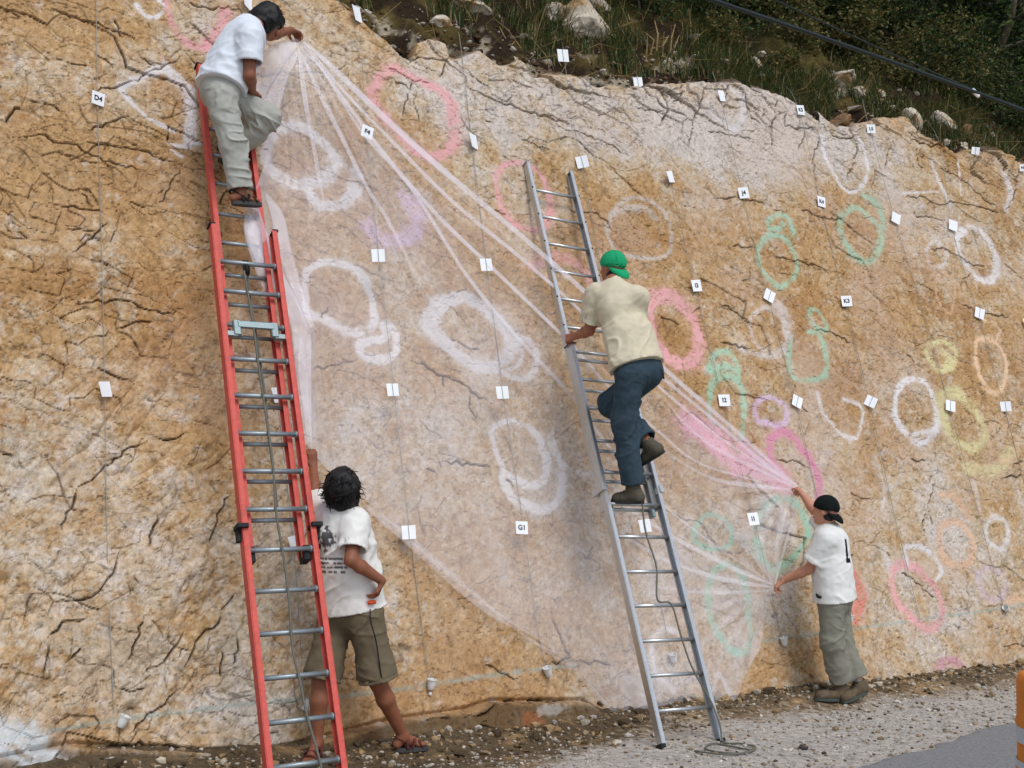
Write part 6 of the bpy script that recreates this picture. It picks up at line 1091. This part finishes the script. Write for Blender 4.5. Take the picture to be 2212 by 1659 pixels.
pb, body, so, lo_ = person(Jb, RB, RHb, 'man in white printed t-shirt and brown shorts raising one arm beside the red ladder', m_skin2, (None, vm_tee), m_short, dict(L=(unit(-NX), (.9, 1.0, .8), 1), R=(unit([-1, 0, 0]), (.6, .8, .6), -1)), (.022, -.005, .74, .086, .011, .02), ('shorts', .98, .108, .108, .118, .010), 11, 1.0, True, tee_print)
hair(pb, Jb['head'], RHb, 1.0, [((0, -.015, .03), (.098, .108, .110)), ((.0, -.05, -.045), (.092, .072, .085)), ((.055, -.02, -.02), (.058, .07, .09)), ((-.055, -.03, -.02), (.055, .07, .09))], .075, 3, .05, 1100)
for q in 'RL': sandal(pb, Jb['an' + q], Jb['heel' + q], Jb['toe' + q], m_ssole, m_strap)
mb = MB(); p_ = Z2(568, 846, 6.86); mb.tube([p_ - np.array([.022, 0, .004]), p_ + np.array([.02, .02, 0])], .013, 10); mb.build('belt_tag', mat('orange red plastic', lin(226, 84, 40), .5, .1, 30, 0), pb, True)
mb = MB(); mb.tube(smooth_path([Z2(560, 880, 6.84), Z2(562, 940, 6.83), Z2(585, 1020, 6.85), Z2(600, 1110, 6.88), Z2(615, 1215, 6.90)], 5), .0045, 6); mb.build('side_piping', m_blk, lo_, True)
# --- man on the right, in profile, both hands on the film
gF = on_ground(1800, 1508)
Jd = dict(head=Z4_(548, 288, 9.02), neck=Z4_(572, 402, 9.04), shL=Z4_(556, 478, 8.90), shR=Z4_(580, 455, 9.20), elL=Z4_(440, 668, 8.98), wrL=Z4_(282, 738, 9.10), haL=HAND3, elR=Z4_(480, 290, 9.34), wrR=Z4_(398, 180, 9.40), haR=HAND4, pelvis=Z4_(606, 850, 9.05), hipL=Z4_(590, 900, 8.96), hipR=Z4_(628, 895, 9.12), knL=Z4_(588, 1140, 8.96), knR=Z4_(650, 1130, 9.12), anL=Z4_(640, 1400, 9.08), anR=Z4_(728, 1392, 9.22))
Jd['heelL'] = foot_at(1830, 1514, .012); Jd['toeL'] = foot_at(1760, 1512, .012); Jd['toeR'] = foot_at(1818, 1520, .012); Jd['heelR'] = foot_at(1876, 1513, .012) + UP * .075
Jd['anL'] = Jd['heelL'] + UP * .12 + unit(Jd['toeL'] - Jd['heelL']) * .05; Jd['anR'] = Jd['heelR'] + UP * .10 + unit(Jd['toeR'] - Jd['heelR']) * .09
RD = frame([-.86, .5, 0], Jd['neck'] - Jd['pelvis']); RHd = frame([-.80, .55, .12], [-.02, 0, 1])
def mark_print(V):
    c_ = lin(226, 226, 222) * np.ones((len(V), 1)); a, b = Z4_(668, 470, 8.98), Z4_(676, 615, 8.98); x = V[:, 0]; z = V[:, 2]; t = np.clip((a[2] - z) / (a[2] - b[2]), -1, 2); xc = a[0] + (b[0] - a[0]) * t
    k = (t > 0) & (t < 1) & (np.abs(x - xc) < .012); c_[k] = lin(28, 30, 40); b2 = Z4_(684, 608, 8.98); k = (np.abs(x - b2[0]) < .025) & (np.abs(z - b2[2]) < .018); c_[k] = lin(28, 30, 40); return c_
pd, body, so, lo_ = person(Jd, RD, RHd, 'man in black cap, white t-shirt and grey green trousers holding the film at the right', m_skin3, (None, vm_tee), m_olive, dict(L=(unit([0, .3, -1]), (.8, 1.0, .8), -1), R=(unit(-NX), (.9, 1.0, .8), 1)), (.026, -.02, .74, .088, .009, .02), ('trousers', 1.90, .102, .084, .080, .011), 21, .98, False, mark_print)
cap(pd, Jd['head'], RHd, m_bcap, -RHd[1] * .55 - RHd[2] * .85, .98); hair(pd, Jd['head'], RHd, 1, [((0, -.035, -.045), (.070, .055, .045))], .012, 5, .01, 20)
shoe(pd, Jd['anL'], Jd['heelL'], Jd['toeL'], m_tanshoe, m_gsole, .07); shoe(pd, Jd['anR'], Jd['heelR'], Jd['toeR'], m_tanshoe, m_gsole, .07)
for q in 'LR': mb = MB(); mb.tube([Jd['an' + q] - UP * .02, Jd['an' + q] * .7 + Jd['kn' + q] * .3], .041, 12); mb.build('sock', m_sock, pd, True)
mb = MB(); mb.tube([Z4_(494, 832, 8.94), Z4_(500, 845, 8.90), Z4_(520, 850, 8.88)], .012, 8); mb.build('belt', m_blk, lo_, True)
# --- man climbing the aluminium ladder
YF = (SL.p(0, SL.t_at(1090), .068))[1]; yb = YF - .05
Jc = dict(head=Z3_(552, 215, yb + .12), neck=Z3_(562, 305, yb + .05), shL=Z3_(462, 368, yb + .06), shR=Z3_(690, 385, yb - .06), elL=Z3_(425, 560, yb + .13), wrL=Z3_(345, 592, yb + .26), haL=Z3_(296, 606, yb + .33), elR=Z3_(640, 560, yb + .16), wrR=Z3_(520, 520, yb + .32), haR=Z3_(470, 515, yb + .40), pelvis=Z3_(690, 760, yb - .12), hipL=Z3_(650, 815, yb - .17), hipR=Z3_(745, 800, yb - .05), knL=Z3_(612, 1060, yb - .10), knR=Z3_(540, 965, yb + .20), anL=Z3_(668, 1405, yb - .02), anR=Z3_(742, 1165, yb - .02), heelL=Z3_(728, 1512, yb - .03), toeL=Z3_(545, 1505, yb + .06), heelR=Z3_(842, 1228, yb - .06), toeR=Z3_(712, 1305, yb + .10))
RC = frame([-.50, .86, .0], Jc['neck'] - Jc['pelvis']); RHc = frame([-.62, .75, .1], [-.08, 0, 1])
pc, body, so, lo_ = person(Jc, RC, RHc, 'man in green cap and beige t-shirt climbing the silver ladder', m_skin, m_beige, m_jean, dict(L=(unit([.3, 1, -.2]), (.9, 1.1, .9), -1), R=(unit([-1, .6, 0]), (.8, 1.0, .8), 1)), (.024, -.0, .80, .090, .012, .02), ('trousers', 1.99, .106, .084, .080, .012), 31, 1.0, False)
cap(pc, Jc['head'], RHc, m_gcap, -RHc[1] * .5 - RHc[2] * .85, 1.0); hair(pc, Jc['head'], RHc, 1, [((0, -.03, -.045), (.070, .055, .045))], .012, 6, .01, 20)
shoe(pc, Jc['anL'], Jc['heelL'], Jc['toeL'], m_boot, m_bsole, .14); shoe(pc, Jc['anR'], Jc['heelR'], Jc['toeR'], m_boot, m_bsole, .14)
mb = MB(); mb.tube(smooth_path([Z3_(818, 775, yb - .22), Z3_(828, 800, yb - .23), Z3_(836, 828, yb - .22)], 4), .006, 6); mb.build('belt_end', m_blk, lo_, True)
# --- man high on the red ladder, leaning over to hold the film
t1r = RL.t_at(437); YA = RL.p(0, t1r, 0)[1]; ya = YA - .06
Ja = dict(head=Z1_(715, 150, ya + .28), neck=Z1_(590, 175, ya + .10), shR=Z1_(598, 250, ya - .10), shL=Z1_(560, 215, ya + .34), elR=Z1_(592, 530, ya - .10), wrR=Z1_(612, 640, ya + .10), haR=Z1_(625, 690, ya + .24), elL=Z1_(735, 245, ya + .50), wrL=Z1_(880, 210, ya + .64), haL=HAND1, pelvis=Z1_(395, 615, ya + .02), hipR=Z1_(400, 705, ya - .06), hipL=Z1_(465, 690, ya + .12), knR=Z1_(478, 1010, ya - .06), knL=Z1_(725, 815, ya + .22), anR=Z1_(528, 1345, ya - .02), anL=Z1_(470, 1060, ya + .28), heelR=Z1_(478, 1410, ya - .05), toeR=Z1_(655, 1425, ya + .08), heelL=Z1_(385, 1110, ya + .24), toeL=Z1_(500, 1150, ya + .34))
RA = frame([.72, .66, -.15], Ja['neck'] - Ja['pelvis']); RHa = frame([.62, .62, -.5], [.35, .2, 1])
pa, body, so, lo_ = person(Ja, RA, RHa, 'man in white t-shirt and pale trousers leaning from the top of the red ladder', m_skin2, m_offw, m_khaki, dict(L=(unit([0, -.3, -1]), (.9, 1.0, .8), 1), R=(unit([0, 0, -1]), (.5, .6, .5), -1)), (.024, -.005, .66, .088, .010, .02), ('trousers', 1.93, .104, .084, .078, .014), 41, .98, True)
hair(pa, Ja['head'], RHa, 1.0, [((0, -.015, .03), (.094, .106, .106)), ((0, -.05, -.03), (.088, .07, .09)), ((-.02, .03, .05), (.085, .075, .07)), ((.05, .0, -.02), (.05, .06, .09))], .095, 8, .03, 520)
sandal(pa, Ja['anR'], Ja['heelR'], Ja['toeR'], m_ssole, m_blk); sandal(pa, Ja['anL'], Ja['heelL'], Ja['toeL'], m_ssole, m_blk)
